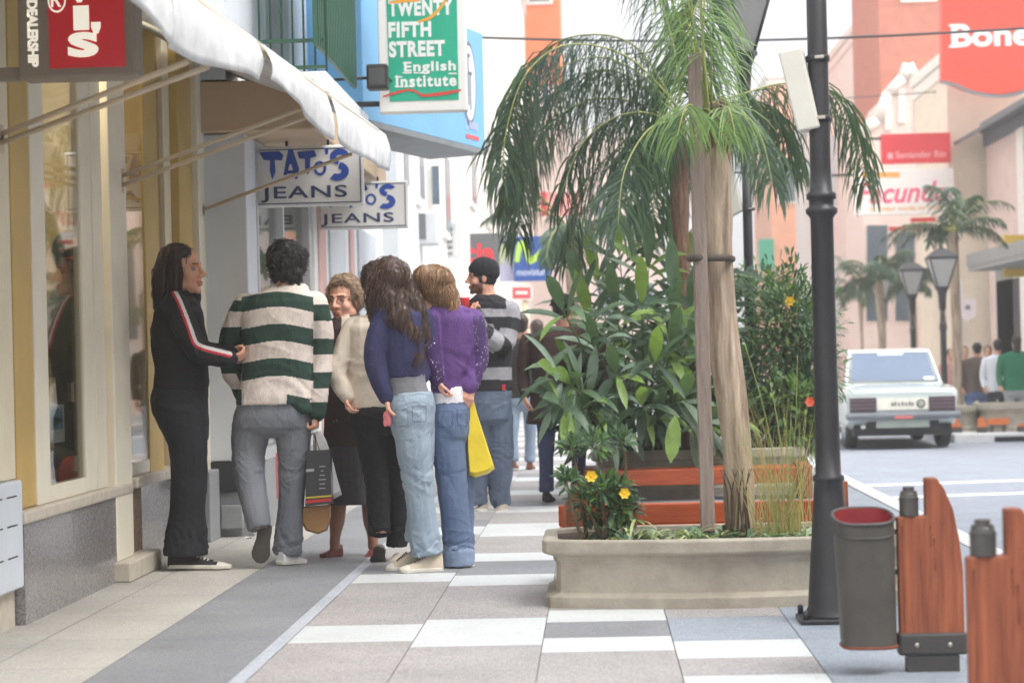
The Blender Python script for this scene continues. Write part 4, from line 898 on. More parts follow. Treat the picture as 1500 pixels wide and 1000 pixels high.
fr=[(px3([(1038,195,YP),(1024,90,9.6),(1008,0,9.5),(985,-90,9.4)]),),(px3([(1042,195,YP),(1042,100,9.65),(1040,10,9.55),(1040,-70,9.5)]),),(px3([(1040,195,YP),(1030,80,9.5),(1026,-30,9.3),(1020,-120,9.1)]),),(px3([(1044,205,YP),(1056,165,9.5),(1068,160,9.4),(1078,205,9.35)]),dict(nleaf=26,ll=.26)),
    (px3([(1034,205,YP),(1018,160,9.5),(1004,158,9.3),(992,200,9.2)]),dict(nleaf=34)),(px3([(1030,150,YP),(1018,60,YP),(1010,-30,YP),(1000,-120,YP)]),dict(nleaf=14,stalk=.75)),(px3([(1036,180,YP),(1030,80,YP-.1),(1034,-20,YP-.1),(1050,-100,YP-.1)]),dict(nleaf=14,stalk=.7))]
palm_fronds(pal,fr,[MATS['palm_young'],MATS['palm_young_dark'],rach],nleaf=42,ll=.31,hang=1.25,w=.0036,rw=.0075,stalk=.12,spread=.75,fwd=(.1,.6))
stk=thing('wooden_stake','weathered square wooden stake supporting the palm trunk','stake',(at(1037,775,9.55).x,9.55,.28))
b_=MB(); a=at(1037,778,9.55); b=at(1017,84,9.55); hw=.031
b_.add([a+Vector((x*hw,y*hw,0)) for x,y in((-1,-1),(1,-1),(1,1),(-1,1))]+[b+Vector((x*hw*.95,y*hw,z)) for x,y,z in((-1,-1,0),(1,-1,.02),(1,1,.02),(-1,1,0))],[(0,3,2,1),(4,5,6,7)]+[(i,(i+1)%4,4+(i+1)%4,4+i) for i in range(4)]); o=b_.build('post',mat('weathered_wood',(156,142,132),.85,.25,6,.4,40,stretch=(8,8,.7),tint=(120,106,98)),stk); m_=o.modifiers.new('b','BEVEL'); m_.width=.005
b_=MB(); tz=at(1036,378,9.6); cx1=at(1015,378,9.6).x; cx2=at(1066,380,9.75).x
loop=[(cx1-.005,9.5),(cx2,9.64),(cx2+.02,9.75),(cx2,9.84),(cx1,9.62),(cx1-.02,9.55)]
b_.tube([Vector((x,y,tz.z+.0)) for x,y in loop+loop[:1]],.016,8); b_.build('tie_strap',mat('dark_strap',(84,74,68),.8,.15,20),stk)
# --- bigger palm behind, over the second planter
YQ=16.9
pal2=thing('palm_tree','tall palm with long drooping dark fronds behind the leafy plants','palm',(at(1006,670,YQ).x,YQ,.33),'palm trees in the street planters')
b_=MB(); tp=[(1006,672,12),(1004,560,11),(1002,450,10),(998,350,11),(996,300,14),(994,240,15),(994,190,12),(995,165,8)]
b_.tube([at(x,y,YQ) for x,y,_ in tp],[r/(F/YQ) for *_,r in tp],14,res=6); b_.build('trunk',barkd,pal2)
PM=[palm_g,palm_d,rach]
Q=lambda L,dy0=0,dy1=0:[at(x,y,YQ+dy0+(dy1-dy0)*i/(len(L)-1)) for i,(x,y) in enumerate(L)]
fr=[(Q([(995,170),(940,110),(870,84),(800,118),(757,215),(738,300)],0,-.4),dict(nleaf=112)),(Q([(990,182),(930,150),(860,148),(800,190),(768,270),(758,350)],0,.5),dict(nleaf=112)),
 (Q([(995,165),(930,68),(850,52),(785,84),(750,150),(738,215)],0,1.0),dict(nleaf=104)),(Q([(995,200),(940,205),(880,240),(845,310),(836,380)],0,.4),dict(nleaf=64)),
 (Q([(996,160),(920,84),(830,66),(770,110),(742,190),(735,260)],0,-.8),dict(nleaf=104)),(Q([(994,185),(945,165),(895,175),(850,215),(820,290)],0,-.5),dict(nleaf=90)),(Q([(1000,170),(1060,152),(1115,150),(1148,190),(1160,250)],0,.8),),(Q([(1000,165),(1080,140),(1150,122),(1215,132),(1254,190),(1268,270)],0,.9),dict(nleaf=100)),(Q([(998,172),(1060,150),(1110,190),(1132,270)],0,-.6),),
 (Q([(996,150),(985,60),(950,-40),(900,-90)],0,.5),),(Q([(996,175),(950,190),(915,250),(905,330)],0,-1.0),),(Q([(996,150),(1010,40),(1040,-40)],0,1.2),),(Q([(996,190),(975,205),(960,260),(958,330)],0,1.2),),(Q([(992,168),(900,104),(820,130),(775,210),(752,290)],0,1.3),dict(nleaf=104))]
palm_fronds(pal2,fr,PM,nleaf=84,ll=.62,hang=1.7,w=.0086,rw=.009,stalk=.1,spread=.5,fwd=(.0,.4))
# --- farther palms
def small_palm(px,py,Y,zb,Rr,label,n=10,lean=0,seed=1,base_py=None,dr=.3,leaf=.36):
    r_=random.Random(seed); c=at(px,py,Y); bx=c.x+lean
    o=thing('palm_tree',label,'palm',(bx,Y,zb),'palm trees in the street planters')
    b_=MB(); b_.tube([(bx,Y,zb),(bx+(c.x-bx)*.5+.03,Y,(zb+c.z)/2),(c.x,Y,c.z-.25),(c.x,Y,c.z)],[.1,.085,.1,.06],10,res=4); b_.build('trunk',bark,o)
    for k in range(n):
        az=2*math.pi*k/n+r_.uniform(-.3,.3); b_=MB(); frond(b_,arch(az,r_.uniform(.35,1.25),Rr*r_.uniform(.85,1.15),dr*r_.uniform(.8,1.2),c),34,leaf,.9,.016,(0,1),.014,.12,.7); b_.build('frond',[palm_d,palm_g,rach],o)
small_palm(838,345,25,0,1.1,'small dark palm low behind the blue sign',9,seed=4,dr=.34)
small_palm(1395,340,37,FZ,1.15,'palm with arching fronds behind the white car',12,seed=5)
small_palm(1288,412,46,FZ,1.1,'low palm to the left of the distant lamp posts',12,seed=8)
small_palm(1335,418,52,FZ,1.2,'low palm between the distant lamp posts',12,seed=9)
small_palm(1262,430,58,FZ,1.3,'farthest low palm next to the near post',12,seed=10)
# --- leaves
def leaf(mb,p,d,up,L,W,curve,mi,seg=5,fold=.25):
    d=d.normalized(); s=d.cross(up); s=s.normalized() if s.length>.01 else Vector((1,0,0)); n=s.cross(d)
    prof=[0,.62,.95,1.0,.75,.02] if seg==5 else [0,.8,1,.02]
    rows=[]; q=p.copy(); v=d.copy(); seg=len(prof)-1
    for i,wf_ in enumerate(prof):
        rows.append([q-s*W*wf_+n*W*wf_*fold,q.copy(),q+s*W*wf_+n*W*wf_*fold])
        v=(v-Vector((0,0,curve/seg))).normalized(); q=q+v*L/seg
    mb.grid(rows,mi,True)
GL=[leafmat('leaf_dark',(64,88,68)),leafmat('leaf_mid',(84,110,82)),leafmat('leaf_grey',(132,154,138),rough=.28),leafmat('leaf_bright',(122,152,76))]
r2=random.Random(11)
big=thing('ginger_plant','large clump of broad lance-shaped glossy green leaves in the farther planter','plant',(at(945,665,17.1).x,17.1,.33))
stem_m=mat('green_stem',(96,116,62),.5,.2,10)
ends=[(905,352,17.2),(985,345,17.3),(950,372,16.9),(1030,380,17.4),(1045,420,17.6),(848,420,16.9),(870,395,17.4),(818,440,15.6),(812,575,15.6),(830,560,15.6),(850,600,15.8),(900,440,16.3),(940,430,16.2),(985,450,16.2),(1010,500,16.3),(960,520,16.0),(900,540,15.9),(870,500,16.0),(940,590,15.9),(1000,580,16.1),(1045,500,17),(1040,590,16.6),(890,620,15.9),(820,600,16.0),(1000,400,17.0),(1060,460,17.6),(925,470,16.6),(860,455,16.5),(965,600,16.2),(1030,620,16.3),(840,540,16.2),(910,590,16.2),(1050,385,17.2),(1040,530,16.5),(1055,560,16.7),(1010,440,16.6),(1035,470,16.5),(985,500,16.2),(1060,620,16.6),(806,545,15.2),(815,590,15.3)]
for k,(x,y,Y) in enumerate(ends):
    x=945+(x-945)*(.94 if x<945 else .97); y=655-(655-y)*.92
    b_=MB(); e=at(x,y,Y); b0=Vector((at(945+(x-945)*.35,660,17.1).x,17.1+(Y-17)*.25,.33)); mid=b0.lerp(e,.55)+Vector((0,0,.12)); P,_=spline([b0,mid,e],[0,0,0],8)
    b_.tube(P,[.012-.008*i/(len(P)-1) for i in range(len(P))],6,4); n=len(P)
    nl=16
    for j in range(nl):
        t=.22+.78*j/(nl-1); i=min(n-2,int(t*(n-1))); p=P[i].lerp(P[i+1],t*(n-1)-i); d=(P[i+1]-P[i]).normalized()
        side=d.cross(Vector((r2.uniform(-.5,.5),-1,r2.uniform(-.2,.4)))).normalized()*(1 if j%2 else -1)
        dr=(d*r2.uniform(.55,1.0)+side*r2.uniform(.6,1.1)+Vector((r2.uniform(-.25,.25),r2.uniform(-.35,.2),.15))); 
        mi=r2.choices([0,1,2,3],[.36,.36,.16,.12])[0]
        leaf(b_,p,dr,Vector((r2.uniform(-.3,.3),-.6,1)),r2.uniform(.28,.5),r2.uniform(.024,.042),r2.uniform(.3,1.5),mi)
    leaf(b_,e,(P[-1]-P[-3])+Vector((0,0,.05)),Vector((0,-1,.6)),.46,.05,.5,3 if k%3==0 else 1)
    b_.build('leafy_stem',GL+[stem_m],big)
for (x,y,Y,dx,dy,L) in ((982,392,16.2,.0,1,.42),(990,600,15.4,-.1,-1,.38)):
    pass
b_=MB(); leaf(b_,at(990,605,15.5),Vector((-.15,-.2,-1)),Vector((0,-1,0)),.36,.055,.1,3); b_.build('drooping_leaf',GL,big); b_=MB(); leaf(b_,at(985,428,16.0),Vector((.0,-.1,1)),Vector((0,-1,0)),.42,.05,.2,1); b_.build('drooping_leaf',GL,big)
# --- fine-leaved bush on the right
def bush(label,cx,cy,Y,rx,rz,ry,n,L,W,mats,w_,stems=6,base=None,name='shrub',flowers=None,group=None,clump=26):
    c=at(cx,cy,Y); s=F/Y; rx/=s; rz/=s; ry/=s; zb=base if base is not None else c.z-rz
    o=thing(name,label,'shrub',(c.x,Y,zb),group); rb=random.Random(int(cx*7+cy)); b_=MB()
    cl=[]
    for k in range(clump):
        while True:
            v=Vector((rb.uniform(-1,1),rb.uniform(-1,1),rb.uniform(-1,1)))
            if .25<v.length and (abs(v.x)**3.5+abs(v.y)**3.5+abs(v.z)**3.5)<.8: break
        cl.append((c+Vector((v.x*rx,v.y*ry,v.z*rz)),rb.uniform(.16,.3)))
    for k in range(n):
        q,rc=rb.choice(cl); v=Vector((rb.gauss(0,1),rb.gauss(0,1),rb.gauss(0,1))).normalized()*(rb.random()**.5); p=q+Vector((v.x*rx*rc*1.7,v.y*ry*rc*1.7,v.z*rz*rc*1.7))
        out=(p-q).normalized()+(p-c).normalized()*.6+Vector((rb.uniform(-.5,.5),rb.uniform(-.5,.5),rb.uniform(-.1,.7)))
        leaf(b_,p,out,Vector((rb.uniform(-.5,.5),rb.uniform(-.6,.3),1)),L*rb.uniform(.6,1.25),W*rb.uniform(.7,1.2),rb.uniform(.2,1),rb.choices(range(len(mats)),w_)[0],seg=3)
    b_.build('foliage',mats,o); b_=MB()
    for k in range(stems):
        e=rb.choice(cl)[0]; b_.tube([Vector((c.x+rb.uniform(-.3,.3)*rx,Y+rb.uniform(-.3,.3)*ry,zb)),Vector((c.x,Y,zb)).lerp(e,.6)+Vector((rb.uniform(-.1,.1)*rx,0,0)),e],[.014,.009,.004],6,res=4)
    b_.build('stem',mat('woody_stem',(104,88,70),.8,.2,16),o)
    for (x,y,Yf,mf,r) in flowers or ():
        p=at(x,y,Yf); fb=MB()
        for i in range(6):
            a=i*math.pi/3; leaf(fb,p,Vector((math.cos(a),-.4,math.sin(a))),Vector((0,-1,.2)),r,r*.4,.1,0,seg=3)
        fb.ell(p+Vector((0,-.003,0)),(r*.25,r*.2,r*.25),0); fb.build('flower',mf,o)
    return o
yel=mat('petal_yellow',(240,196,36),.5,.1,20); redp=mat('petal_red',(226,92,60),.5,.1,20); purp=mat('petal_purple',(150,110,190),.5,.1,20)
fine=[leafmat('fine_dark',(66,94,70)),leafmat('fine_mid',(90,122,86)),leafmat('fine_bright',(114,148,76)),leafmat('fine_grey',(92,120,92))]
bush('dense dark green bush with tiny leaves and a few yellow flowers',1140,530,17.4,86,128,80,7500,.085,.012,fine,[.3,.42,.13,.15],10,.33,flowers=[(1157,441,16.9,yel,.045),(1204,452,17.0,yel,.045),(1200,520,16.9,purp,.05),(1201,556,16.8,redp,.05),(1186,588,16.7,redp,.045)],clump=60)
bush('lighter green low bush below the dense dark one',1165,610,17.0,50,52,40,1300,.1,.016,fine,[.2,.3,.35,.15],6,.33,clump=26)
bush('clipped green hedge top behind the palm trunk',1085,420,18.0,75,26,50,1500,.075,.012,fine,[.3,.45,.15,.1],5,.33,clump=22)
# --- near planter: flowers, stalks, ground cover, grass
ZS2=.268
bush('small leafy shrub with two yellow flowers in the near planter',886,742,9.62,38,38,36,800,.06,.0085,fine,[.3,.4,.12,.18],6,ZS2,flowers=[(866,697,9.5,yel,.03),(915,722,9.5,yel,.028)],clump=22)
for (x,y,Y,r,lab) in ((838,655,9.7,15,'left tuft of small leaves on a bare stem in the near planter'),(872,650,9.75,18,'middle tuft of small leaves on a bare stem in the near planter'),(909,646,9.8,16,'right tuft of small leaves on a bare stem in the near planter'),(830,704,9.6,13,'low tuft of leaves at the left end of the near planter')):
    c=at(x,y,Y); o=thing('leafy_stalk',lab,'plant',(c.x+.06,Y,ZS2)); rb=random.Random(x); b_=MB()
    for k in range(95):
        v=Vector((rb.gauss(0,1),rb.gauss(0,1),rb.gauss(0,.75))).normalized()*(rb.random()**.6)*r/(F/Y); p=c+v
        leaf(b_,p,v+Vector((rb.uniform(-.03,.03),0,rb.uniform(0,.05))),Vector((rb.uniform(-.5,.5),-.5,1)),  .05,.0075,.6,rb.choices(range(4),[.25,.4,.1,.25])[0],seg=3)
    b_.build('foliage',fine,o); b_=MB(); b_.tube([Vector((c.x+(at(880,y,Y).x-c.x)*.45,Y,ZS2-.01)),c+Vector((.02,0,-.12)),c],[.009,.007,.004],6,res=4); b_.build('stem',MATS['woody_stem'],o)
b_=MB(); rb=random.Random(5)
for k in range(90):
    x=rb.uniform(905,1225); p=Vector((at(x,780,9.5).x,rb.uniform(9.33,9.8),ZS2)); n=rb.randint(5,9)
    for j in range(n):
        a=rb.uniform(0,2*math.pi); leaf(b_,p,Vector((math.cos(a),math.sin(a),rb.uniform(.5,1.6))),Vector((0,0,1)),rb.uniform(.06,.13),rb.uniform(.006,.012),rb.uniform(.6,1.8),rb.choices([0,1,2,3],[.2,.3,.2,.3])[0],seg=3)
o=b_.build('ground_cover',[fine[0],fine[1],leafmat('striped_leaf',(176,184,132)),leafmat('silver_leaf',(142,162,140))]); tag(o,'low tufts of variegated strap leaves covering the near planter soil','ground cover',kind='stuff')
sp=thing('spider_plant','pale striped spider plant with arching leaves in the near planter','plant',(at(925,780,9.4).x,9.4,ZS2))
for k,(x,Y) in enumerate(((922,9.42),(955,9.5),(1012,9.45))):
    b_=MB(); p=Vector((at(x,780,Y).x,Y,ZS2))
    for j in range(22):
        a=rb.uniform(0,2*math.pi); leaf(b_,p,Vector((math.cos(a),math.sin(a),rb.uniform(.8,2.2))),Vector((0,0,1)),rb.uniform(.12,.2),.007,rb.uniform(1.2,2.6),rb.choice([0,0,1]))
    b_.build('leaf_tuft',[MATS['striped_leaf'],fine[1]],sp)
gr=thing('grass_tuft','tall loose tuft of pale dry grass beside the near post','grass',(at(1148,785,9.55).x,9.55,ZS2)); strawm=leafmat('straw',(190,164,116)); grassm=leafmat('grass_pale',(150,160,104))
b_=MB(); base=at(1148,790,9.55)
for k in range(135):
    a=rb.uniform(0,2*math.pi); p=Vector((base.x+rb.gauss(0,.06),9.55+rb.gauss(0,.045),ZS2)); L=rb.uniform(.3,.8); v=Vector((math.cos(a)*rb.uniform(.02,.38),math.sin(a)*.2,1)).normalized(); q=[p]; 
    for m in range(5): v=(v+Vector((math.cos(a)*.05,0,-.09*m*rb.random()))).normalized(); q.append(q[-1]+v*L/5)
    wd=rb.uniform(.0012,.0024); b_.grid([[qq-Vector((wd*(1-m/5.2),0,0)),qq+Vector((wd*(1-m/5.2),0,0))] for m,qq in enumerate(q)],0 if rb.random()<(.6 if L<.45 else .25) else 1)
for (x,y) in ((1090,500),(1168,520),(1128,560),(1180,600)):
    e=at(x,y,9.5); P,_=spline([Vector((base.x,9.55,ZS2)),Vector((base.x,9.55,ZS2)).lerp(e,.5)+Vector((.02,0,.05)),e],[0]*3,8); b_.tube(P,[.0025]*len(P),5,1)
b_.build('blades',[strawm,grassm],gr)
b_=MB()
for k in range(8):
    p=Vector((at(1065+k*5,770,9.6).x,9.62+.02*math.sin(k),ZS2)); b_.tube([p,p+Vector((rb.uniform(-.02,.02),0,.18)),p+Vector((rb.uniform(-.03,.03),-.01,.3))],[.006,.004,.002],6,res=3)
tag(b_.build('dry_twigs',mat('dry_twig',(92,78,64),.9,.2)),'dark dry twigs around the base of the palm trunk','twigs')
for (x,y,lab) in ((1424,612,'green plant in the grey far planter'),(1485,628,'green plants in the pale far planter')):
    bush(lab,x,y,33.9,26 if x>1450 else 10,9,14,260,.12,.02,fine,[.2,.3,.4,.1],3,FZ+.36,clump=10)
# ================================================================== CAR
paint=mat('car_paint_white',(184,194,192),.22,.03,3,coat=.6); chrome=mat('chrome',(190,192,194),.18,.05,metal=.9); rubber=mat('tyre_rubber',(34,34,36),.8,.15,30,.2)
carglass=mat('car_glass',(92,112,138),.08,.1,2,coat=.5); lens=mat('lamp_lens',(70,52,60),.2,.25,30,coat=.4); under=mat('underbody',(30,31,33),.8,.2); bumperm=mat('bumper_grey',(110,116,124),.35,.1,6,metal=.3)
CY=30.9; CGZ=-.35; s_=F/CY; CX=at(1322,600,CY).x
car=thing('parked_car','boxy white saloon car seen from behind on the road','car',(CX,CY,CGZ))
def csec(y,hb,ht,zb,zt,bel):
    """half section: sill, flank swelling, shoulder, deck"""
    L=[(0,zb),(hb*.9,zb),(hb,zb+.06),(ht*1.0,bel-.12),(ht,bel-.04),(ht-.03,bel),(ht*.5,zt),(0,zt+.005)]
    R_=[(x,z) for x,z in L]; pts=[(x,z) for x,z in R_]+[(-x,z) for x,z in R_[-2:0:-1]]
    return [Vector((CX+x,CY+y,CGZ+z)) for x,z in pts]
b_=MB(); rows=[csec(*a) for a in ((.0,.70,.74,.40,.80,.79),(.03,.74,.775,.36,.86,.85),(.2,.76,.79,.30,.885,.87),(.75,.77,.80,.26,.915,.89),(1.6,.775,.805,.24,.93,.9),(2.6,.775,.80,.24,.93,.9),(3.0,.77,.795,.26,.92,.89),(3.9,.75,.77,.28,.85,.83),(4.1,.70,.73,.36,.78,.77))]
b_.grid(rows,0,True,True); b_.add(rows[0],[list(range(len(rows[0])))[::-1]]); b_.add(rows[-1],[list(range(len(rows[0])))]); body=b_.build('body',paint,car)
m_=body.modifiers.new('e','EDGE_SPLIT'); m_.split_angle=R(28)
def cab(y,hw,z): return [Vector((CX+sx*hw,CY+y,CGZ+z)) for sx in (-1,1)]
A=cab(.82,.70,.905); B=cab(1.28,.60,1.385); B2=cab(1.42,.59,1.42); C2=cab(2.35,.59,1.42); C_=cab(2.5,.60,1.38); D=cab(3.0,.70,.925)
b_=MB(); ring=[A,B,B2,C2,C_,D]; 
for i in range(5): b_.add(ring[i]+ring[i+1],[(0,1,3,2)])
for k in (0,1): b_.add([r_[k] for r_ in ring],[list(range(6)) if k==0 else list(range(6))[::-1]])
cb_=b_.build('cabin',paint,car); m_=cb_.modifiers.new('b','BEVEL'); m_.width=.03; m_.segments=3
n_=Vector((0,-.72,.69))*.006
def inset(P0,P1,P2,P3,u0,u1,v0,v1,off): 
    f_=lambda u,v:(P0.lerp(P1,u)).lerp(P3.lerp(P2,u),v)+off
    return [f_(u0,v0),f_(u1,v0),f_(u1,v1),f_(u0,v1)]
b_=MB(); b_.add(inset(A[0],A[1],B[1],B[0],.055,.945,.1,.93,n_),[(0,1,2,3)]); rw=b_.build('rear_window',carglass,car)
b_=MB(); q=inset(A[0],A[1],B[1],B[0],.04,.96,.07,.96,n_*1.2); b_.tube(q+[q[0]],.012,6); b_.build('window_trim',chrome,rw)
b_=MB(); b_.add(inset(A[0],A[1],B[1],B[0],.36,.66,.86,.93,n_*1.6),[(0,1,2,3)]); b_.add(inset(A[0],A[1],B[1],B[0],.82,.93,.1,.2,n_*1.6),[(0,1,2,3)]); b_.build('window_sticker',mat('sticker',(214,222,232),.5,.05),rw)
b_=MB(); b_.add(inset(D[0],D[1],C_[1],C_[0],.05,.95,.08,.94,Vector((0,.006,.006))),[(0,1,2,3)]); b_.build('windscreen',carglass,car)
for k,sx in ((0,-1),(1,1)):
    for (ya,yb) in ((1.15,1.85),(1.93,2.7)):
        za,zb_=.96,1.34; hw=lambda z:.70-(z-.905)/(1.385-.905)*.1; P=[Vector((CX+sx*(hw(z)+.006),CY+y,CGZ+z)) for y,z in ((ya,za),(yb,za),(yb-(.2 if yb>2 else 0),zb_),(ya+(.2 if ya<1.5 else 0),zb_))]
        b_=MB(); b_.add(P,[(0,1,2,3)]); b_.build('side_window',carglass,car)
# rear face
b_=MB(); b_.box((CX-.74,CY-.012,CGZ+.53),(CX+.74,CY+.002,CGZ+.745),bev=.004); b_.build('rear_panel',paint,car)
for sx in (-1,1):
    x=CX+sx*.555; b_=MB(); b_.box((x-.185,CY-.035,CGZ+.535),(x+.185,CY-.013,CGZ+.74),0,bev=.01)
    tl=b_.build('tail_light',lens,car)
    b_=MB(); 
    for zz in (.585,.635,.69): b_.box((x-.18,CY-.042,CGZ+zz),(x+.18,CY-.0355,CGZ+zz+.012))
    b_.build('lens_rib',mat('lens_rib',(110,96,104),.3,.1),tl)
b_=MB(); b_.box((CX-.36,CY-.026,CGZ+.56),(CX+.36,CY-.0125,CGZ+.72),bev=.004); pn=b_.build('name_panel',mat('panel_cream',(222,220,206),.4,.08,6),car)
b_=MB()
for k,u in enumerate((-.14,-.10,-.05,.0,.05,.1,.14)): b_.box((CX+u-.015,CY-.03,CGZ+.615),(CX+u+.012,CY-.0265,CGZ+.66+.012*(k%2)))
b_.build('name_mark',mat('mark_grey',(96,94,98),.5,.1),pn)
b_=MB(); c_=Vector((CX+.255,CY-.03,CGZ+.64)); 
b_.grid([[c_+Vector((r_*math.cos(t*math.pi/12),0,r_*math.sin(t*math.pi/12))) for t in range(24)] for r_ in (.062,.046)],0,False,True)
for L in (((-.03,.04),(0,.0),(.03,.04)),((-.045,.01),(-.02,-.04),(0,.0),(.02,-.04),(.045,.01))): b_.tube([c_+Vector((x,0,z)) for x,z in L],.006,6)
b_.build('emblem',mat('emblem_dark',(70,74,78),.3,.1,metal=.5),car)
b_=MB(); b_.box((CX-.8,CY-.13,CGZ+.43),(CX+.8,CY-.02,CGZ+.53),0,bev=.025); bp=b_.build('rear_bumper',bumperm,car)
b_=MB(); b_.box((CX-.79,CY-.137,CGZ+.485),(CX+.79,CY-.1305,CGZ+.505)); b_.build('bumper_strip',chrome,bp)
b_=MB(); b_.box((CX-.13,CY-.139,CGZ+.44),(CX+.12,CY-.1375,CGZ+.48)); b_.build('red_sticker',mat('sticker_red',(206,110,106),.5,.08),bp)
b_=MB(); b_.box((CX-.38,CY-.07,CGZ+.31),(CX+.36,CY-.06,CGZ+.428),bev=.004); b_.build('number_plate',mat('plate_pale',(150,160,152),.5,.12,8),car)
b_=MB(); b_.box((CX-.68,CY+.0,CGZ+.2),(CX+.68,CY+3.9,CGZ+.36)); b_.box((CX-.5,CY-.02,CGZ+.25),(CX+.5,CY+.2,CGZ+.4)); b_.build('underbody',under,car)
b_=MB(); b_.tube([(CX-.56,CY-.08,CGZ+.33),(CX-.56,CY+.6,CGZ+.3)],.035,14); b_.build('exhaust',chrome,car)
for sx in (-1,1):
    for y in (.72,3.2):
        b_=MB(); b_.lathe([(.2,-.085),(.27,-.09),(.295,-.07),(.3,0),(.295,.07),(.27,.09),(.2,.085)],(0,0,0),28); b_.v=[Matrix.Rotation(R(90),3,'Y')@v+Vector((CX+sx*.66,CY+y,CGZ+.3)) for v in b_.v]; wh=b_.build('wheel',rubber,car)
        b_=MB(); b_.lathe([(.19,-.02),(.2,.02),(.12,.03),(.05,.05)],(0,0,0),20); b_.v=[Matrix.Rotation(R(90*sx),3,'Y')@v+Vector((CX+sx*.725,CY+y,CGZ+.3)) for v in b_.v]; b_.build('rim',chrome,wh)
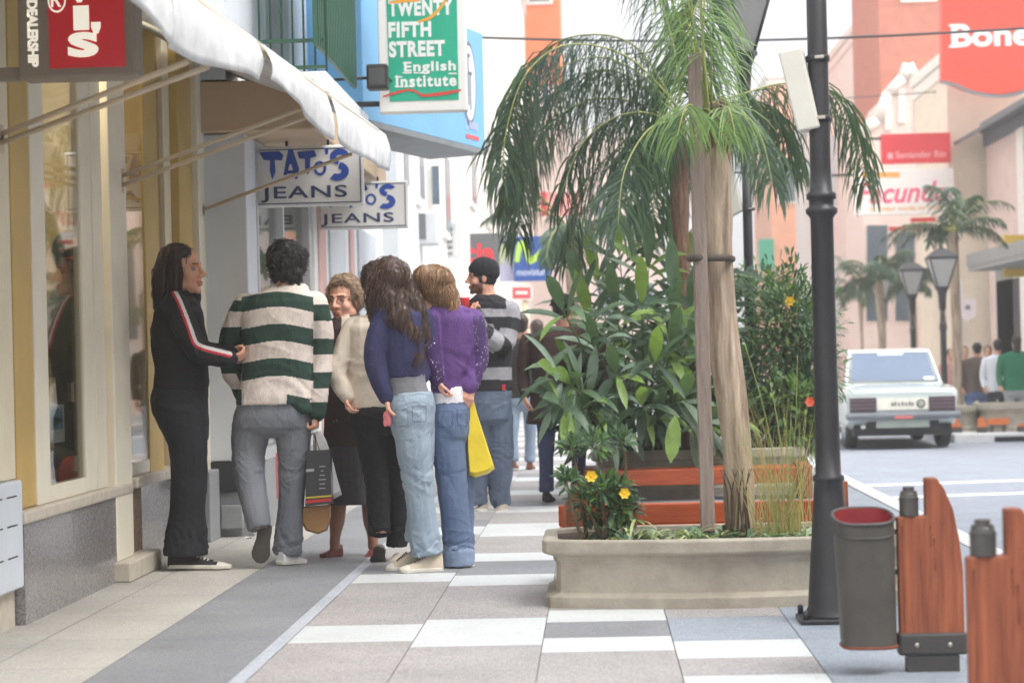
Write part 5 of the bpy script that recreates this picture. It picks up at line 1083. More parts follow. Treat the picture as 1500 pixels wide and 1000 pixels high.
# ================================================================== PEOPLE
skin=mat('skin',(214,160,134),.5,.1,30,.08,120,sss=.15); skin_p=mat('skin_pale',(222,170,146),.5,.1,30,.08,120,sss=.15); lipm=mat('lips',(188,112,102),.45,.05); browm=mat('brow',(96,70,56),.8,.1)
eyew=mat('eye_white',(150,136,128),.25,.02); iris=mat('iris',(40,28,22),.2,.05)
def project(co):
    v=CM.transposed()@(co-C0); return (750+F*v.x/-v.z, 500-F*v.y/-v.z)
class Fig:
    def __init__(s,label,px,py,z=0.0,group=None,Y=None,voxel=.0055):
        b=gnd(px,py,z); 
        if Y: b=at(px,py,Y); b.z=z
        s.Y=b.y; s.s=F/s.Y; s.parts={}; s.bodyextra=[]; s.root=thing('person',label,'person',b,group); s.vox=voxel; s.head=None
    def P(s,px,py,dy=0): return at(px,py,s.Y+dy/s.s)
    def tube(s,part,pts,n=14,body=True):
        if part in('trousers','cuffs'): body='flat'
        w_=[(s.P(p[0],p[1],p[2]),p[3]/s.s) for p in pts]; s.parts.setdefault(part,[]).append(('t',w_,body))
    def sec(s,part,rows,body=True):
        """horizontal rings: (py, x0, x1, half depth px[, dy])"""
        R_=[]
        if part=='trousers':
            r=rows[-1]; w_=r[2]-r[1]; q=s.s/280; rows=rows+[(r[0]+8*q,r[1]+.05*w_,r[2]-.05*w_,r[3]*.8),(r[0]+17*q,r[1]+.2*w_,r[2]-.2*w_,r[3]*.4)]
        for r in rows:
            c=s.P((r[1]+r[2])/2,r[0],r[4] if len(r)>4 else 0); R_.append((c,(r[2]-r[1])/2/s.s,r[3]/s.s))
        s.parts.setdefault(part,[]).append(('s',R_,body))
    def ell(s,part,px,py,dy,rx,rz,ry,body=False):
        s.parts.setdefault(part,[]).append(('e',(s.P(px,py,dy),(rx/s.s,ry/s.s,rz/s.s)),body))
    def raw(s,part,kind,data): s.parts.setdefault(part,[]).append((kind,data,False))
    def emit(s,mb,pr,k=1.0,d=0.0):
        kind,data,_=pr
        if kind=='t':
            pts=[p for p,_ in data]; rs=[max(.004,r*k-d) for _,r in data]
            if len(pts)>2: pts,rs=spline(pts,rs,4)
            mb.tube(pts,rs,14); mb.ell(pts[0],(rs[0]*.985,)*3,n=12,k=8)
            if pr[2]!='flat': mb.ell(pts[-1],(rs[-1]*.985,)*3,n=12,k=8)
        elif kind=='s':
            cs,_=spline([c for c,_,_ in data],[0]*len(data),4); _,rx=spline([c for c,_,_ in data],[a for _,a,_ in data],4); _,ry=spline([c for c,_,_ in data],[b for _,_,b in data],4)
            rows=[]
            for c,a,b in zip(cs,rx,ry):
                a=max(.005,a*k-d);b=max(.005,b*k-d); rows.append([c+Vector((a*math.copysign(abs(math.cos(t))**.85,math.cos(t)),b*math.copysign(abs(math.sin(t))**.85,math.sin(t)),0)) for t in [2*math.pi*j/22 for j in range(22)]])
            mb.grid(rows,0,True,True); mb.add(rows[0],[list(range(22))]); mb.add(rows[-1],[list(range(22))[::-1]])
        else:
            c,r=data[0],data[1]; mb.ell(c,r,rot=data[2] if len(data)>2 else None)
    def build(s,name,prims,mats,vox=None,fn=None,wr=None,smooth=4,k=1.0,d=0.0,parent=None,disp=None,keep=False):
        mb=MB()
        for p in prims: s.emit(mb,p,k,d)
        me=mb.mesh('tmp',[]); o=bpy.data.objects.new('tmp',me); COL.objects.link(o)
        m=o.modifiers.new('r','REMESH'); m.mode='VOXEL'; m.voxel_size=vox or s.vox; m.use_smooth_shade=True
        if name in('trousers','jeans'): smooth=12
        if smooth: q=o.modifiers.new('s','SMOOTH'); q.iterations=smooth; q.factor=.5
        dg=bpy.context.evaluated_depsgraph_get(); me2=bpy.data.meshes.new_from_object(o.evaluated_get(dg)); bpy.data.objects.remove(o); bpy.data.meshes.remove(me)
        me2.name=name; me2.materials.clear()
        if not isinstance(mats,(list,tuple)): mats=[mats]
        for m in mats: me2.materials.append(m)
        if wr or disp:
            N=[v.normal.copy() for v in me2.vertices]; leg=name in('trousers','jeans'); z0=min(v.co.z for v in me2.vertices); z1=max(v.co.z for v in me2.vertices)
            for v,n in zip(me2.vertices,N):
                h=0
                if wr:
                    amp,sx,sz=wr; c=v.co; w1=noise.noise(c*3.1)*1.6; w2=noise.noise(c*3.1+Vector((5,3,1)))*(2.6 if leg else 1.4); a=noise.noise(Vector((c.x*sx+w1,c.y*sx,c.z*sz*.8+w2*2+c.x*sx*.9))); b=noise.noise(Vector((c.x*sx*2.3+7,c.y*sx*2.3+w2,c.z*sz*1.2-c.x*sx*1.8+w1*2)))
                    g=1
                    if leg: t=(c.z-z0)/(z1-z0); g=.22+.9*math.exp(-((t-.07)/.1)**2)+.55*math.exp(-((t-.5)/.11)**2)+.35*math.exp(-((t-.86)/.1)**2)
                    r1=noise.noise(Vector((c.x*sx*1.3+w2,c.y*sx*1.3+3,c.z*sz*.62+c.x*sx*1.5+w1*1.5))); r2=noise.noise(Vector((c.x*sx*1.6-w1,c.y*sx*1.6+9,c.z*sz*.8-c.x*sx*1.9+w2*1.5)))
                    h+=(g*.55 if leg else .22)*amp*.8*(max(0,1-abs(r1)*3.4)**2-max(0,1-abs(r2)*4.2)**2)
                    h+=g*amp*((.42-abs(a))*1.2+(.3-abs(b))*.55)
                if disp: h+=disp(v.co)
                v.co=v.co+n*h
        if fn:
            for p in me2.polygons: p.material_index=fn(p.center,p.normal)
        org=ORG[s.root.name]; me2.transform(Matrix.Translation(-org)); me2.polygons.foreach_set('use_smooth',[True]*len(me2.polygons)); me2.update()
        ob=bpy.data.objects.new(name,me2); COL.objects.link(ob); ob.parent=parent or s.root; ORG[ob.name]=org; return ob
    # ---- head: c = centre of the skull at eye level, yaw 0 looks at the camera, 90 to the right
    def makehead(s,px,py,dy,yaw,k=1.0,tilt=0,neck=None,lips=True):
        c=s.P(px,py,dy); a=R(yaw); f=Vector((math.sin(a),-math.cos(a),0)); sd=Vector((math.cos(a),math.sin(a),0)); u=Vector((0,0,1))
        rt=Matrix.Rotation(R(tilt),3,sd); f=rt@f; u=rt@u
        s.head=(c,f,sd,u,k); M=Matrix((sd,f,u)).transposed()
        L=lambda x,y,z:c+(sd*x+f*y+u*z)*k
        E=lambda p,r:s.raw('head','e',(L(*p),tuple(q*k for q in r),M))
        T=lambda *pts:s.raw('head','t',[(L(*p[:3]),p[3]*k) for p in pts])
        E((0,-.012,.035),(.073,.096,.086)); E((0,.028,-.03),(.060,.060,.082)); E((0,.04,-.08),(.045,.043,.036)); E((0,.072,-.103),(.02,.018,.017))
        for q in (-1,1):
            E((q*.04,.052,-.035),(.024,.028,.026)); E((q*.074,-.012,-.012),(.008,.019,.031)); T((q*.012,.086,.024,.009),(q*.046,.068,.022,.008)); E((q*.05,.0,-.07),(.02,.03,.025)); E((q*.013,.096,-.034),(.0085,.011,.0085))
        T((0,.086,.02,.0085),(0,.1,-.012,.0095),(0,.112,-.03,.0115)); E((0,.108,-.034),(.011,.01,.009))
        E((0,.086,-.064),(.023,.012,.0075)); E((0,.085,-.076),(.02,.012,.008))
        if neck:
            b=s.P(*neck[:3]); r=neck[3]/s.s; s.raw('head','t',[(L(0,-.02,-.04),r*1.02),(L(0,-.022,-.09),r),(b,r*1.12)])
        for q in (-1,1):
            e=MB(); e.ell(L(q*.03,.0695,.0),(.0115*k,)*3); e.ell(L(q*.03,.0752,.0),(.0062*k,.0062*k,.0062*k),1); e.build('eye',[eyew,iris],s.root)
    def headfn(s,beard=None):
        c,f,sd,u,k=s.head
        def fn(p,n):
            v=(p-c)/k; x,y,z=v.dot(sd),v.dot(f),v.dot(u)
            if abs(x)<.12 and abs(z)<.14 and y>0:
                if abs(x)<.025 and -.083<z<-.058 and y>.084: return 1
                if .012<abs(x)<.046 and .020<z<.028 and y>.066: return 2
                if beard and (z<-.05 and y>.0 and not(abs(x)<.03 and z>-.06)): return 3
            return 0
        return fn
    def hand(s,wrist,knuck,normal,curl=.5,size=1.0,thumb=1,spread=.5):
        """wrist and knuckle points (px,py,dy); normal = palm normal (world); five fingers bent by curl"""
        w_=s.P(*wrist); k=s.P(*knuck); d=(k-w_); pl=max(.06,d.length)*size; d.normalize(); n=Vector(normal); n=(n-d*n.dot(d)).normalized(); sd=d.cross(n)
        A=lambda x,y,z:w_+sd*x*size+d*y*size+n*z*size
        pr=lambda *p:s.raw('hand','t',[(A(*q[:3]),q[3]*size) for q in p])
        for x in (-.024,-.008,.008,.024): pr((x*.7,.01,0,.016),(x,.075,0,.0125))
        for i,(x,L) in enumerate(((-.03,.062),(-.0105,.078),(.0105,.082),(.031,.073))):
            p=Vector((x,.08,0)); pts=[(p.x,p.y-.01,p.z,.0098)]; ang=curl*.35; 
            for j,seg in enumerate((.45,.32,.25)):
                ang+=curl*(.75,1.0,.7)[j]; p=p+Vector((x*.12*spread*(1-j*.3),math.cos(ang)*L*seg,math.sin(ang)*L*seg)); pts.append((p.x,p.y,p.z,(.0092,.0084,.0072)[j]))
            pr(*pts)
        t=thumb; pr((t*.022,.025,.006,.0135),(t*.044,.052,.014,.0105),(t*.052,.076,.024+curl*.012,.0095),(t*.048,.098,.032+curl*.022,.008))
    def finish_body(s,mats,beard=None):
        pr=[p for n,L in s.parts.items() if n in ('head','hand') for p in L]
        mb=[]
        base=list(pr)
        # everything under the clothes follows the same figure, a little thinner
        s2=[]
        for n,L in s.parts.items():
            if n in ('head','hand'): continue
            for p in L:
                if p[2]: s2.append(p)
        shr=[]
        for kind,data,b in s2:
            if kind=='t': shr.append(('t',[(p,r*.8) for p,r in data],b))
            elif kind=='s': shr.append(('s',[(c,a*.86,q*.84) for c,a,q in data],b))
        return s.build('body',base+shr,mats,fn=s.headfn(beard) if s.head else None,vox=min(s.vox,.005),smooth=2)
    def hair(s,prims,m,strands=140,length=.3,curl=.004,amp=.006,freq=(55,7),wisp=.0022,seed=1,drop=True,vox=.008,scalp=True):
        if scalp:
            c,f,sd,u,k=s.head; prims=prims+[('e',(c-f*.032*k+u*.045*k,(.085*k,.096*k,.093*k),Matrix((sd,f,u)).transposed()),0)]
        fx,fz=freq
        dp=lambda c:amp*(noise.noise(Vector((c.x*fx,c.y*fx,c.z*fz)))+.6*noise.noise(Vector((c.x*fx*2.1,c.y*fx*2.1,c.z*fz*2))))
        ob=s.build('hair',prims,m,vox=vox,disp=dp,smooth=3)
        me=ob.data; V=[v.co.copy() for v in me.vertices]; Fc=[list(p.vertices) for p in me.polygons]; bv=BVHTree.FromPolygons(V,Fc); rg=random.Random(seed)
        zmax=max(v.z for v in V); zmin=min(v.z for v in V); mb=MB()
        for k in range(int(strands*1.8)):
            p=V[rg.randrange(len(V))].copy(); 
            if drop: 
                if rg.random()<.6 and p.z<(zmax+zmin)/2: p.z=p.z
            L=length*rg.uniform(.4,1.0); n=9; q=[]; ph=rg.uniform(0,6); d=Vector((rg.uniform(-.25,.25),rg.uniform(-.25,.25),-1)) if drop else Vector((rg.gauss(0,1),rg.gauss(0,1),rg.gauss(0,1))).normalized()
            for i in range(n):
                loc,nor,_,dist=bv.find_nearest(p)
                if loc is None: break
                if p.z>zmin+.01: p=loc+nor*(.002+.004*rg.random())
                wv=Vector((math.sin(ph+i*1.3)*curl,math.cos(ph+i*1.1)*curl,0)); q.append(p+wv)
                t=d-nor*d.dot(nor); t=t.normalized() if t.length>.05 else Vector((0,0,-1)); p=p+t*L/n
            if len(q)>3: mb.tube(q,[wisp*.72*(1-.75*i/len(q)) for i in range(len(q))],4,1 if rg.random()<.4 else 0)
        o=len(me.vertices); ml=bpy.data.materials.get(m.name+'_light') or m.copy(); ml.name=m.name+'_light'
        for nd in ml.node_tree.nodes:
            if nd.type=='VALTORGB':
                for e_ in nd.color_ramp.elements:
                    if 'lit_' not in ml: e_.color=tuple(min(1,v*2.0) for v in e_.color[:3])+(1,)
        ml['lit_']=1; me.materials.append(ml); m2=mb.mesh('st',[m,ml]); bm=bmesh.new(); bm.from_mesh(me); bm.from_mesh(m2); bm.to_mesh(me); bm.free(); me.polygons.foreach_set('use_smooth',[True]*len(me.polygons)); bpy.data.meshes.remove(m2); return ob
    def shoe(s,heel,toe,wd,ht,mats,up=(0,0,1),solem=None,lace=None,solet=.022,cap=None,name='shoe',ankle=.5):
        """heel, toe: pixel points on the sole; wd width m, ht height m"""
        h=s.P(*heel); t=s.P(*toe); f=t-h; L=f.length; f.normalize(); u=Vector(up); u=(u-f*u.dot(f)).normalized(); sd=f.cross(u)
        W=lambda x,y,z:h+f*(x*L)+sd*(y*wd)+u*z
        out=[(.0,.22),(.06,.34),(.2,.38),(.4,.37),(.6,.45),(.75,.5),(.88,.42),(.96,.26),(1.0,.1)]
        lo=[W(x,y,0) for x,y in out]+[W(x,-y,0) for x,y in out[::-1]]; b_=MB(); hi=[p+u*solet for p in lo]; n=len(lo)
        b_.add(lo+hi,[list(range(n))[::-1],list(range(n,2*n))]+[(i,(i+1)%n,n+(i+1)%n,n+i) for i in range(n)])
        rows=[]
        prof=[(.02,.3,ht*.98),(.08,.33,ht),(.22,.34,ht*.98),(.36,.34,ht*.86),(.5,.36,ht*.68),(.65,.42,ht*.5),(.8,.42,ht*.4),(.91,.32,ht*.33),(.985,.12,ht*.22)]
        for x,y,z in prof:
            rows.append([W(x,y*math.cos(a)*(1 if math.sin(a)<.5 else .92),solet*.6+(z-solet*.6)*max(0,math.sin(a))**.75) for a in [math.pi*j/12 for j in range(13)]])
        m=MB(); m.grid(rows); m.add(rows[0],[list(range(13))]); m.add(rows[-1],[list(range(13))[::-1]])
        if cap: 
            rr=[[W(x,y*1.02*math.cos(a),solet*.6+(z*1.04-solet*.6)*max(0,math.sin(a))**.75) for a in [math.pi*j/12 for j in range(13)]] for x,y,z in prof[6:]]; m.grid(rr,1)
        sh=m.build(name,[mats,cap or mats],s.root); o=b_.build('sole',solem or mats,sh); bb=o.modifiers.new('b','BEVEL'); bb.width=.005; bb.segments=2
        if lace:
            l=MB()
            for i in range(6):
                x=.36+i*.055; z=ht*(.9-.075*i)
                l.tube([W(x,.17*math.cos(a),solet*.6+(z-solet*.6)*math.sin(a)**.75+.004) for a in (.7,1.1,1.57,2.04,2.44)],.004,5)
            l.build('laces',lace,sh)
        return sh
def denim(name,rgb,fade=None): return mat(name,rgb,.85,.12,5,.35,180,tint=fade and tuple((a+b)/2 for a,b in zip(rgb,fade)),detail=7)
def knit(name,rgb): return mat(name,rgb,.9,.12,22,.35,140)
white_rub=mat('sole_white',(218,214,204),.6,.08,12); dark_sole=mat('sole_dark',(70,66,62),.8,.15,20); canvas_blk=mat('canvas_black',(40,40,42),.85,.12,30); lacew=mat('lace_white',(222,220,214),.8,.05)
h_dark=mat('hair_dark_brown',(46,30,26),.42,.3,30,stretch=(6,6,.6)); h_black=mat('hair_black',(26,24,24),.45,.3,40); h_brown=mat('hair_brown',(84,62,50),.42,.35,30,stretch=(6,6,.6),tint=(42,30,26)); h_blond=mat('hair_dark_blond',(150,118,86),.45,.3,30,stretch=(6,6,.6),tint=(104,78,56)); h_grey=mat('hair_grey_brown',(158,134,110),.55,.3,40,tint=(110,90,72))
GRP=None
# ---------------- woman in black, profile to the right
p=Fig('woman in a black top with red and white sleeve stripe by the shop window',288,832)
bk=knit('black_jersey',(30,30,33)); redt=mat('trim_red',(190,40,58),.8,.1); whit=mat('trim_white',(214,208,206),.8,.06)
p.sec('top',[(426,252,278,20),(434,244,284,34),(446,234,292,48),(462,226,297,50),(485,222,300,46),(512,223,303,43),(538,228,305,43),(562,226,305,46),(570,227,304,45)])
near=[(256,446,-46,20),(268,472,-52,19),(281,500,-52,17.5),(288,513,-48,16.5)]; fore=[(288,513,-48,16.5),(306,520,-44,15.5),(326,524,-34,13),(338,526,-24,11)]
p.tube('top',near); p.tube('top',fore)
p.tube('top',[(272,450,44,19),(286,492,46,17),(296,512,42,15),(322,514,26,12),(338,516,10,10.5)])
p.sec('trousers',[(560,227,304,42),(580,222,304,48),(600,224,305,50),(618,232,305,48),(640,243,305,44)])
p.tube('trousers',[(268,612,-22,35),(275,650,-24,29),(276,695,-24,26),(274,740,-20,25),(272,785,-18,29.5),(272,812,-18,33)]); p.tube('trousers',[(268,612,22,35),(275,650,24,29),(280,695,24,24),(278,740,26,23),(276,785,30,28),(277,806,30,30)])
p.makehead(268,396,0,74,1.10,tilt=-3,neck=(262,440,4,15))
p.hand((338,526,-24),(352,522,-18),(0,.6,.6),.9,.85,-1); p.hand((338,516,10),(350,514,12),(0,-1,0),.9,.85,1)
st=[(252,421),(262,440),(271,462),(279,484),(286,502),(297,509),(312,513),(336,519)]
stp,_=spline([Vector((a,b,0)) for a,b in st],[0]*len(st),6)
def blackfn(c,n):
    if n.y>.25: return 0
    x,y=project(c); best=9e9;bi=0
    for i,q in enumerate(stp):
        d=(q.x-x)**2+(q.y-y)**2
        if d<best: best=d;bi=i
    if best>4.4**2: return 0
    t=stp[min(bi+1,len(stp)-1)]-stp[max(bi-1,0)]; sgn=t.x*(y-stp[bi].y)-t.y*(x-stp[bi].x)
    return 1 if sgn>0.6*t.length else 2
p.finish_body([skin,lipm,browm]); p.build('jacket',p.parts['top'],[bk,redt,whit],vox=.0045,fn=blackfn,wr=(.006,7,14)); p.build('trousers',p.parts['trousers'],denim('black_denim',(26,28,35)),wr=(.010,6,16))
p.hair([('e',(p.P(260,384,0),(26/p.s,23/p.s,27/p.s)),0),('t',[(p.P(252,382),20/p.s),(p.P(243,405,-4),20/p.s),(p.P(238,430,-8),15/p.s),(p.P(231,448,-10),7/p.s)],0),('t',[(p.P(256,390,-16),14/p.s),(p.P(256,415,-20),11/p.s),(p.P(252,436,-24),7/p.s)],0),('t',[(p.P(262,372,-14),12/p.s),(p.P(274,368,-16),7/p.s)],0),('t',[(p.P(282,416,14),7/p.s),(p.P(288,430,12),6/p.s),(p.P(290,440,10),4/p.s)],0)],h_dark,170,.28,.003,seed=2)
p.shoe((246,832,-18),(339,832,-28),.1,.085,canvas_blk,solem=white_rub,lace=lacew,cap=white_rub); p.shoe((250,829,30),(330,829,26),.1,.085,canvas_blk,solem=white_rub,lace=lacew,cap=white_rub)
# ---------------- man in the striped rugby shirt, walking away
p=Fig('man in a green and white striped rugby shirt and grey jeans walking away',425,827)
gr_=knit('shirt_green',(38,64,54)); wh_=knit('shirt_white',(218,206,198))
p.sec('top',[(416,402,446,20),(424,385,452,30),(434,366,462,36),(446,356,470,40),(465,353,468,42),(490,354,462,42),(520,355,458,40),(550,353,459,38),(580,346,461,41),(591,345,461,41)])
p.sec('top',[(580,392,460,36),(596,425,461,34),(604,440,461,30)])
RA=[(460,446,0,21),(470,478,4,18.5),(472,512,6,16.5),(470,545,2,16),(466,578,-6,14.5),(464,604,-10,13)]
LA=[(361,450,0,21),(345,480,4,19),(337,510,10,17.5),(340,540,14,17),(350,562,4,14),(360,580,-2,12)]
p.tube('top',RA); p.tube('top',[q for q in LA[:4]]+[(350,560,24,14.5),(356,577,34,13)])
p.sec('trousers',[(572,351,457,33),(590,347,457,37),(610,343,457,39),(624,342,456,37)])
p.tube('trousers',[(371,612,0,30),(366,640,2,28),(364,672,-2,24),(367,705,-14,21.5),(373,735,-30,20),(377,757,-42,18.5),(380,774,-47,17)]); p.tube('trousers',[(428,612,0,30),(430,645,2,26),(429,690,4,21),(427,730,6,19),(423,780,6,20),(421,812,6,20.5)])
p.makehead(420,392,0,176,1.08,neck=(420,428,4,18))
p.hand((464,606,-10),(462,628,-12),(-1,.2,0),1.15,.9,1)
lim=lambda c:(project(c))
bands=[(0,417,432,1),(0,432,457,0),(0,457,479,1),(0,479,505,0),(0,505,529,1),(0,529,555,0),(0,555,580,1),(0,580,620,0)]
def rug(c,n):
    x,y=project(c)
    if x>459 or (x>454 and y>585):
        y0=y-9; 
        for a,b,v in ((0,446,1),(446,470,0),(470,496,1),(496,519,0),(519,545,1),(545,569,0),(569,589,1),(589,640,0)):
            if a<=y<b: return v
        return 0
    if x<354 and n.x<.4:
        for a,b,v in ((0,440,1),(440,456,0),(456,479,1),(479,507,0),(507,519,1),(519,547,0),(547,570,1),(570,640,0)):
            if a<=y<b: return v
    yy=y-.0009*(x-405)**2+3*math.sin(x*.05)
    if yy<430: return 1
    if yy<452: return 0
    if yy<477: return 1
    if yy<502: return 0
    if yy<527: return 1
    if yy<553: return 0
    if yy<580 or x<420: return 1
    return 0
p.finish_body([skin,lipm,browm]); p.build('shirt',p.parts['top'],[gr_,wh_],vox=.0045,fn=rug,wr=(.0075,6.5,9)); p.build('trousers',p.parts['trousers'],denim('grey_denim',(128,132,140),(100,105,116)),wr=(.012,6.5,17))
p.hair([('e',(p.P(420,383,2),(30/p.s,31/p.s,28/p.s)),0),('e',(p.P(419,402,-10),(24/p.s,22/p.s,18/p.s)),0),('e',(p.P(404,372,0),(14/p.s,18/p.s,14/p.s)),0),('e',(p.P(436,374,0),(14/p.s,18/p.s,14/p.s)),0),('t',[(p.P(412,414,-14),9/p.s),(p.P(432,414,-14),9/p.s)],0)],h_black,330,.07,.006,amp=.014,freq=(38,30),wisp=.003,seed=3,drop=False)
p.shoe((389,766,-44),(379,824,-52),.1,.07,mat('shoe_grey',(176,168,156),.7,.1),up=(.1,1,-.0),solem=dark_sole,solet=.02); 
b_=MB(); p.shoe((409,827,-14),(446,824,32),.098,.08,mat('shoe_white',(226,226,228),.6,.06),solem=white_rub)
man=p
def bag(name,label,pts,depth,Y,mats,cat='bag',bulge=.15):
    """soft bag: front outline in pixels, given depth (m)"""
    n=len(pts); c=(sum(q[0] for q in pts)/n,sum(q[1] for q in pts)/n); rows=[]
    for d,k in ((-.5,.86),(-.35,.97),(0,1.0),(.35,.97),(.5,.86)):
        rows.append([at(c[0]+(x-c[0])*k,c[1]+(y-c[1])*(k if y>c[1] else (k+1)/2),Y+d*depth) for x,y in pts])
    b=MB(); b.grid(rows,0,True,True); b.add(rows[0],[list(range(n))[::-1]]); b.add(rows[-1],[list(range(n))]); return b
Yb=man.Y-.03
o=thing('paper_bag','black glossy paper bag with yellow and red bands held by the man in stripes','bag',at(465,740,Yb))
bb=MB(); A4=[(447,741),(486,737),(483,658),(449,660)]; P0=[at(x,y,Yb-.05) for x,y in A4]; P1=[at(x+3,y,Yb+.06) for x,y in A4]; mid=[at(x,y,Yb-.056) for x,y in ((461,740),(461,659))]
bb.add(P0+P1,[(0,1,2,3),(4,7,6,5),(1,5,6,2),(0,3,7,4),(0,4,5,1)]); bb.build('bag_body',mat('bag_black',(26,26,32),.3,.1,4,.1,12,coat=.4),o)
def onbag(pts,m,nm,l=.003):
    b=MB(); b.add([at(x,y,Yb-.05-l) for x,y in pts],[list(range(len(pts)))]); return b.build(nm,m,o)
onbag([(447,727.5),(486,724.5),(486,727),(447,730)],mat('band_yellow',(206,186,60),.4,.05),'yellow_band'); onbag([(447,732.5),(486,729),(486,733.5),(447,737)],mat('band_red',(206,44,50),.4,.05),'red_band')
b=MB()
for k,(w1_) in enumerate((9,4,8,11,8,9)): y=682+k*6.4; b.add([at(x,yy,Yb-.053) for x,yy in ((472-w1_/2,y+1.6),(472+w1_/2,y+1.2),(472+w1_/2,y),(472-w1_/2,y+.4))],[(0,1,2,3)])
b.add([at(x,yy,Yb-.053) for x,yy in ((448,691),(460,690),(460,686),(448,687))],[(0,1,2,3)]); b.build('lettering',mat('bag_print',(170,170,172),.4,.05),o)
b=MB()
for dx in (0,8): b.tube([at(452+dx,662,Yb-.04),at(453+dx*.8,646,Yb-.03),at(458+dx*.3,634,Yb-.0),at(462+dx*.2,646,Yb+.0),at(464+dx*.6,661,Yb-.04)],.0022,5,res=3)
b.build('handle',mat('cord_dark',(50,48,50),.7,.1),o)
o=thing('plastic_bag','white plastic carrier bag hanging behind the black paper bag','bag',at(480,730,Yb+.12))
b=bag('x','',[(462,632),(470,630),(478,645),(486,668),(494,700),(501,724),(490,730),(468,728),(462,690),(460,655)],.12,Yb+.13,None); q=b.build('bag_body',mat('plastic_white',(226,226,226),.35,.06,6,.35,18),o); 
o=thing('brown_paper_bag','brown paper bag below the black bag in the striped man\'s hand','bag',at(462,782,Yb+.1))
b=bag('x','',[(441,742),(484,738),(485,755),(480,776),(466,782),(448,777),(441,764)],.14,Yb+.1,None); b.build('bag_body',mat('kraft_paper',(176,134,88),.75,.12,5,.3,20),o); b=MB(); b.tube([at(450,742,Yb+.1),at(456,690,Yb+.09),at(462,638,Yb+.06)],.003,5); b.build('handle',mat('cord_tan',(160,124,84),.7,.1),o)
# ---------------- old woman with glasses
p=Fig('elderly woman with curly grey hair and glasses in a brown coat',510,814)
mar=knit('coat_brown',(62,48,44)); vst=knit('coat_maroon',(70,52,58)); blouse=mat('blouse',(196,182,166),.8,.1,14,.2); skirt=knit('skirt_grey',(64,62,62)); stock=mat('stocking_tan',(150,106,86),.6,.1,20)
p.sec('top',[(462,494,522,18),(470,484,530,26),(484,478,538,32),(510,477,541,34),(550,476,543,34),(600,475,543,36),(652,475,545,38)])
p.tube('top',[(486,488,-4,16),(480,530,-8,14),(484,570,-14,12),(494,596,-20,10)]); p.tube('top',[(534,488,0,16),(542,530,0,14),(542,575,-6,12),(536,600,-16,10)])
p.sec('skirt',[(630,478,542,36),(670,478,543,38),(737,481,546,38)])
p.tube('legs',[(496,725,-4,13),(494,758,-4,12),(491,785,-4,8),(490,803,-4,7.5)]); p.tube('legs',[(541,725,6,13),(543,758,6,12),(546,785,6,8),(546,800,6,7.5)])
p.makehead(503,438,0,-22,1.02,tilt=6,neck=(507,468,4,15))
p.hand((494,596,-20),(498,614,-20),(0,-1,.1),.8,.8,1); p.hand((536,600,-16),(530,616,-18),(0,-1,.1),.8,.8,-1)
p.finish_body([skin_p,lipm,browm])
def coatfn(c,n):
    x,y=project(c); w_=max(0,(y-462)*.1)
    if 500<x<512 and y<520 and n.y<0 and abs(x-506)<3+ (520-y)*.1: return 1
    return 2 if y<570 and x<495 else 0
p.build('coat',p.parts['top'],[mar,blouse,vst],fn=coatfn,wr=(.006,6,8)); p.build('skirt',p.parts['skirt'],skirt,wr=(.004,9,3)); p.build('stockings',p.parts['legs'],stock)
p.hair([('e',(p.P(506,424,6),(25/p.s,26/p.s,19/p.s)),0),('e',(p.P(486,432,4),(8/p.s,14/p.s,15/p.s)),0),('e',(p.P(524,436,6),(9/p.s,16/p.s,18/p.s)),0),('e',(p.P(499,413,-12),(17/p.s,13/p.s,9/p.s)),0),('e',(p.P(512,446,18),(17/p.s,12/p.s,18/p.s)),0)],h_grey,300,.06,.006,amp=.012,freq=(42,34),wisp=.0028,seed=5,drop=False)
c,f,sd,u,k=p.head; g_=MB()
for q in (-1,1):
    cc=c+(f*.095+sd*q*.031-u*.004)*k; L=[cc+(sd*.022*math.cos(t*math.pi/8)+u*.017*math.sin(t*math.pi/8))*k for t in range(17)]; g_.tube(L,.0016,5); g_.tube([cc+sd*q*.022*k,c+(sd*q*.072-f*.0)*k],.0014,5)
g_.tube([c+(f*.098-sd*.009)*k,c+(f*.098+sd*.009)*k],.0016,5); g_.build('glasses',mat('glasses_frame',(120,92,70),.3,.05,metal=.5),p.root)
rsh=mat('shoe_maroon',(112,52,50),.4,.15,14,coat=.2)
p.shoe((501,815,2),(469,816,-14),.085,.07,rsh); p.shoe((548,818,14),(538,822,-26),.085,.07,rsh)
# ---------------- woman in the cream jacket and black trousers
p=Fig('woman in a cream jacket and black trousers standing behind the navy sweater',560,830,Y=11.75)
crm=mat('jacket_cream',(212,200,184),.8,.08,12,.25,90); blk=denim('black_trousers',(28,29,34))
p.sec('top',[(462,530,566,18),(470,514,580,28),(484,508,590,34),(520,510,590,34),(560,512,592,34),(596,512,598,36)])
p.tube('top',[(518,480,-4,17),(503,515,-10,15.5),(494,545,-14,14.5),(501,566,-18,13),(508,580,-22,11)]); p.tube('top',[(584,482,6,17),(592,520,10,15),(594,560,6,13),(588,590,0,11)])
p.sec('trousers',[(588,511,599,34),(606,512,602,38),(622,514,603,36)])
p.tube('trousers',[(537,612,-4,27),(546,660,-4,22),(552,705,-6,18),(554,750,-12,16.5),(556,782,-22,16)]); p.tube('trousers',[(574,612,6,28),(578,660,6,22),(582,705,6,18),(583,750,8,17),(581,800,10,15)])
p.makehead(556,420,0,160,1.05,neck=(552,466,2,15))
p.hand((508,580,-22),(511,600,-24),(1,-.3,0),.7,.85,1); p.hand((588,590,0),(586,610,-2),(-1,0,0),.6,.85,1)
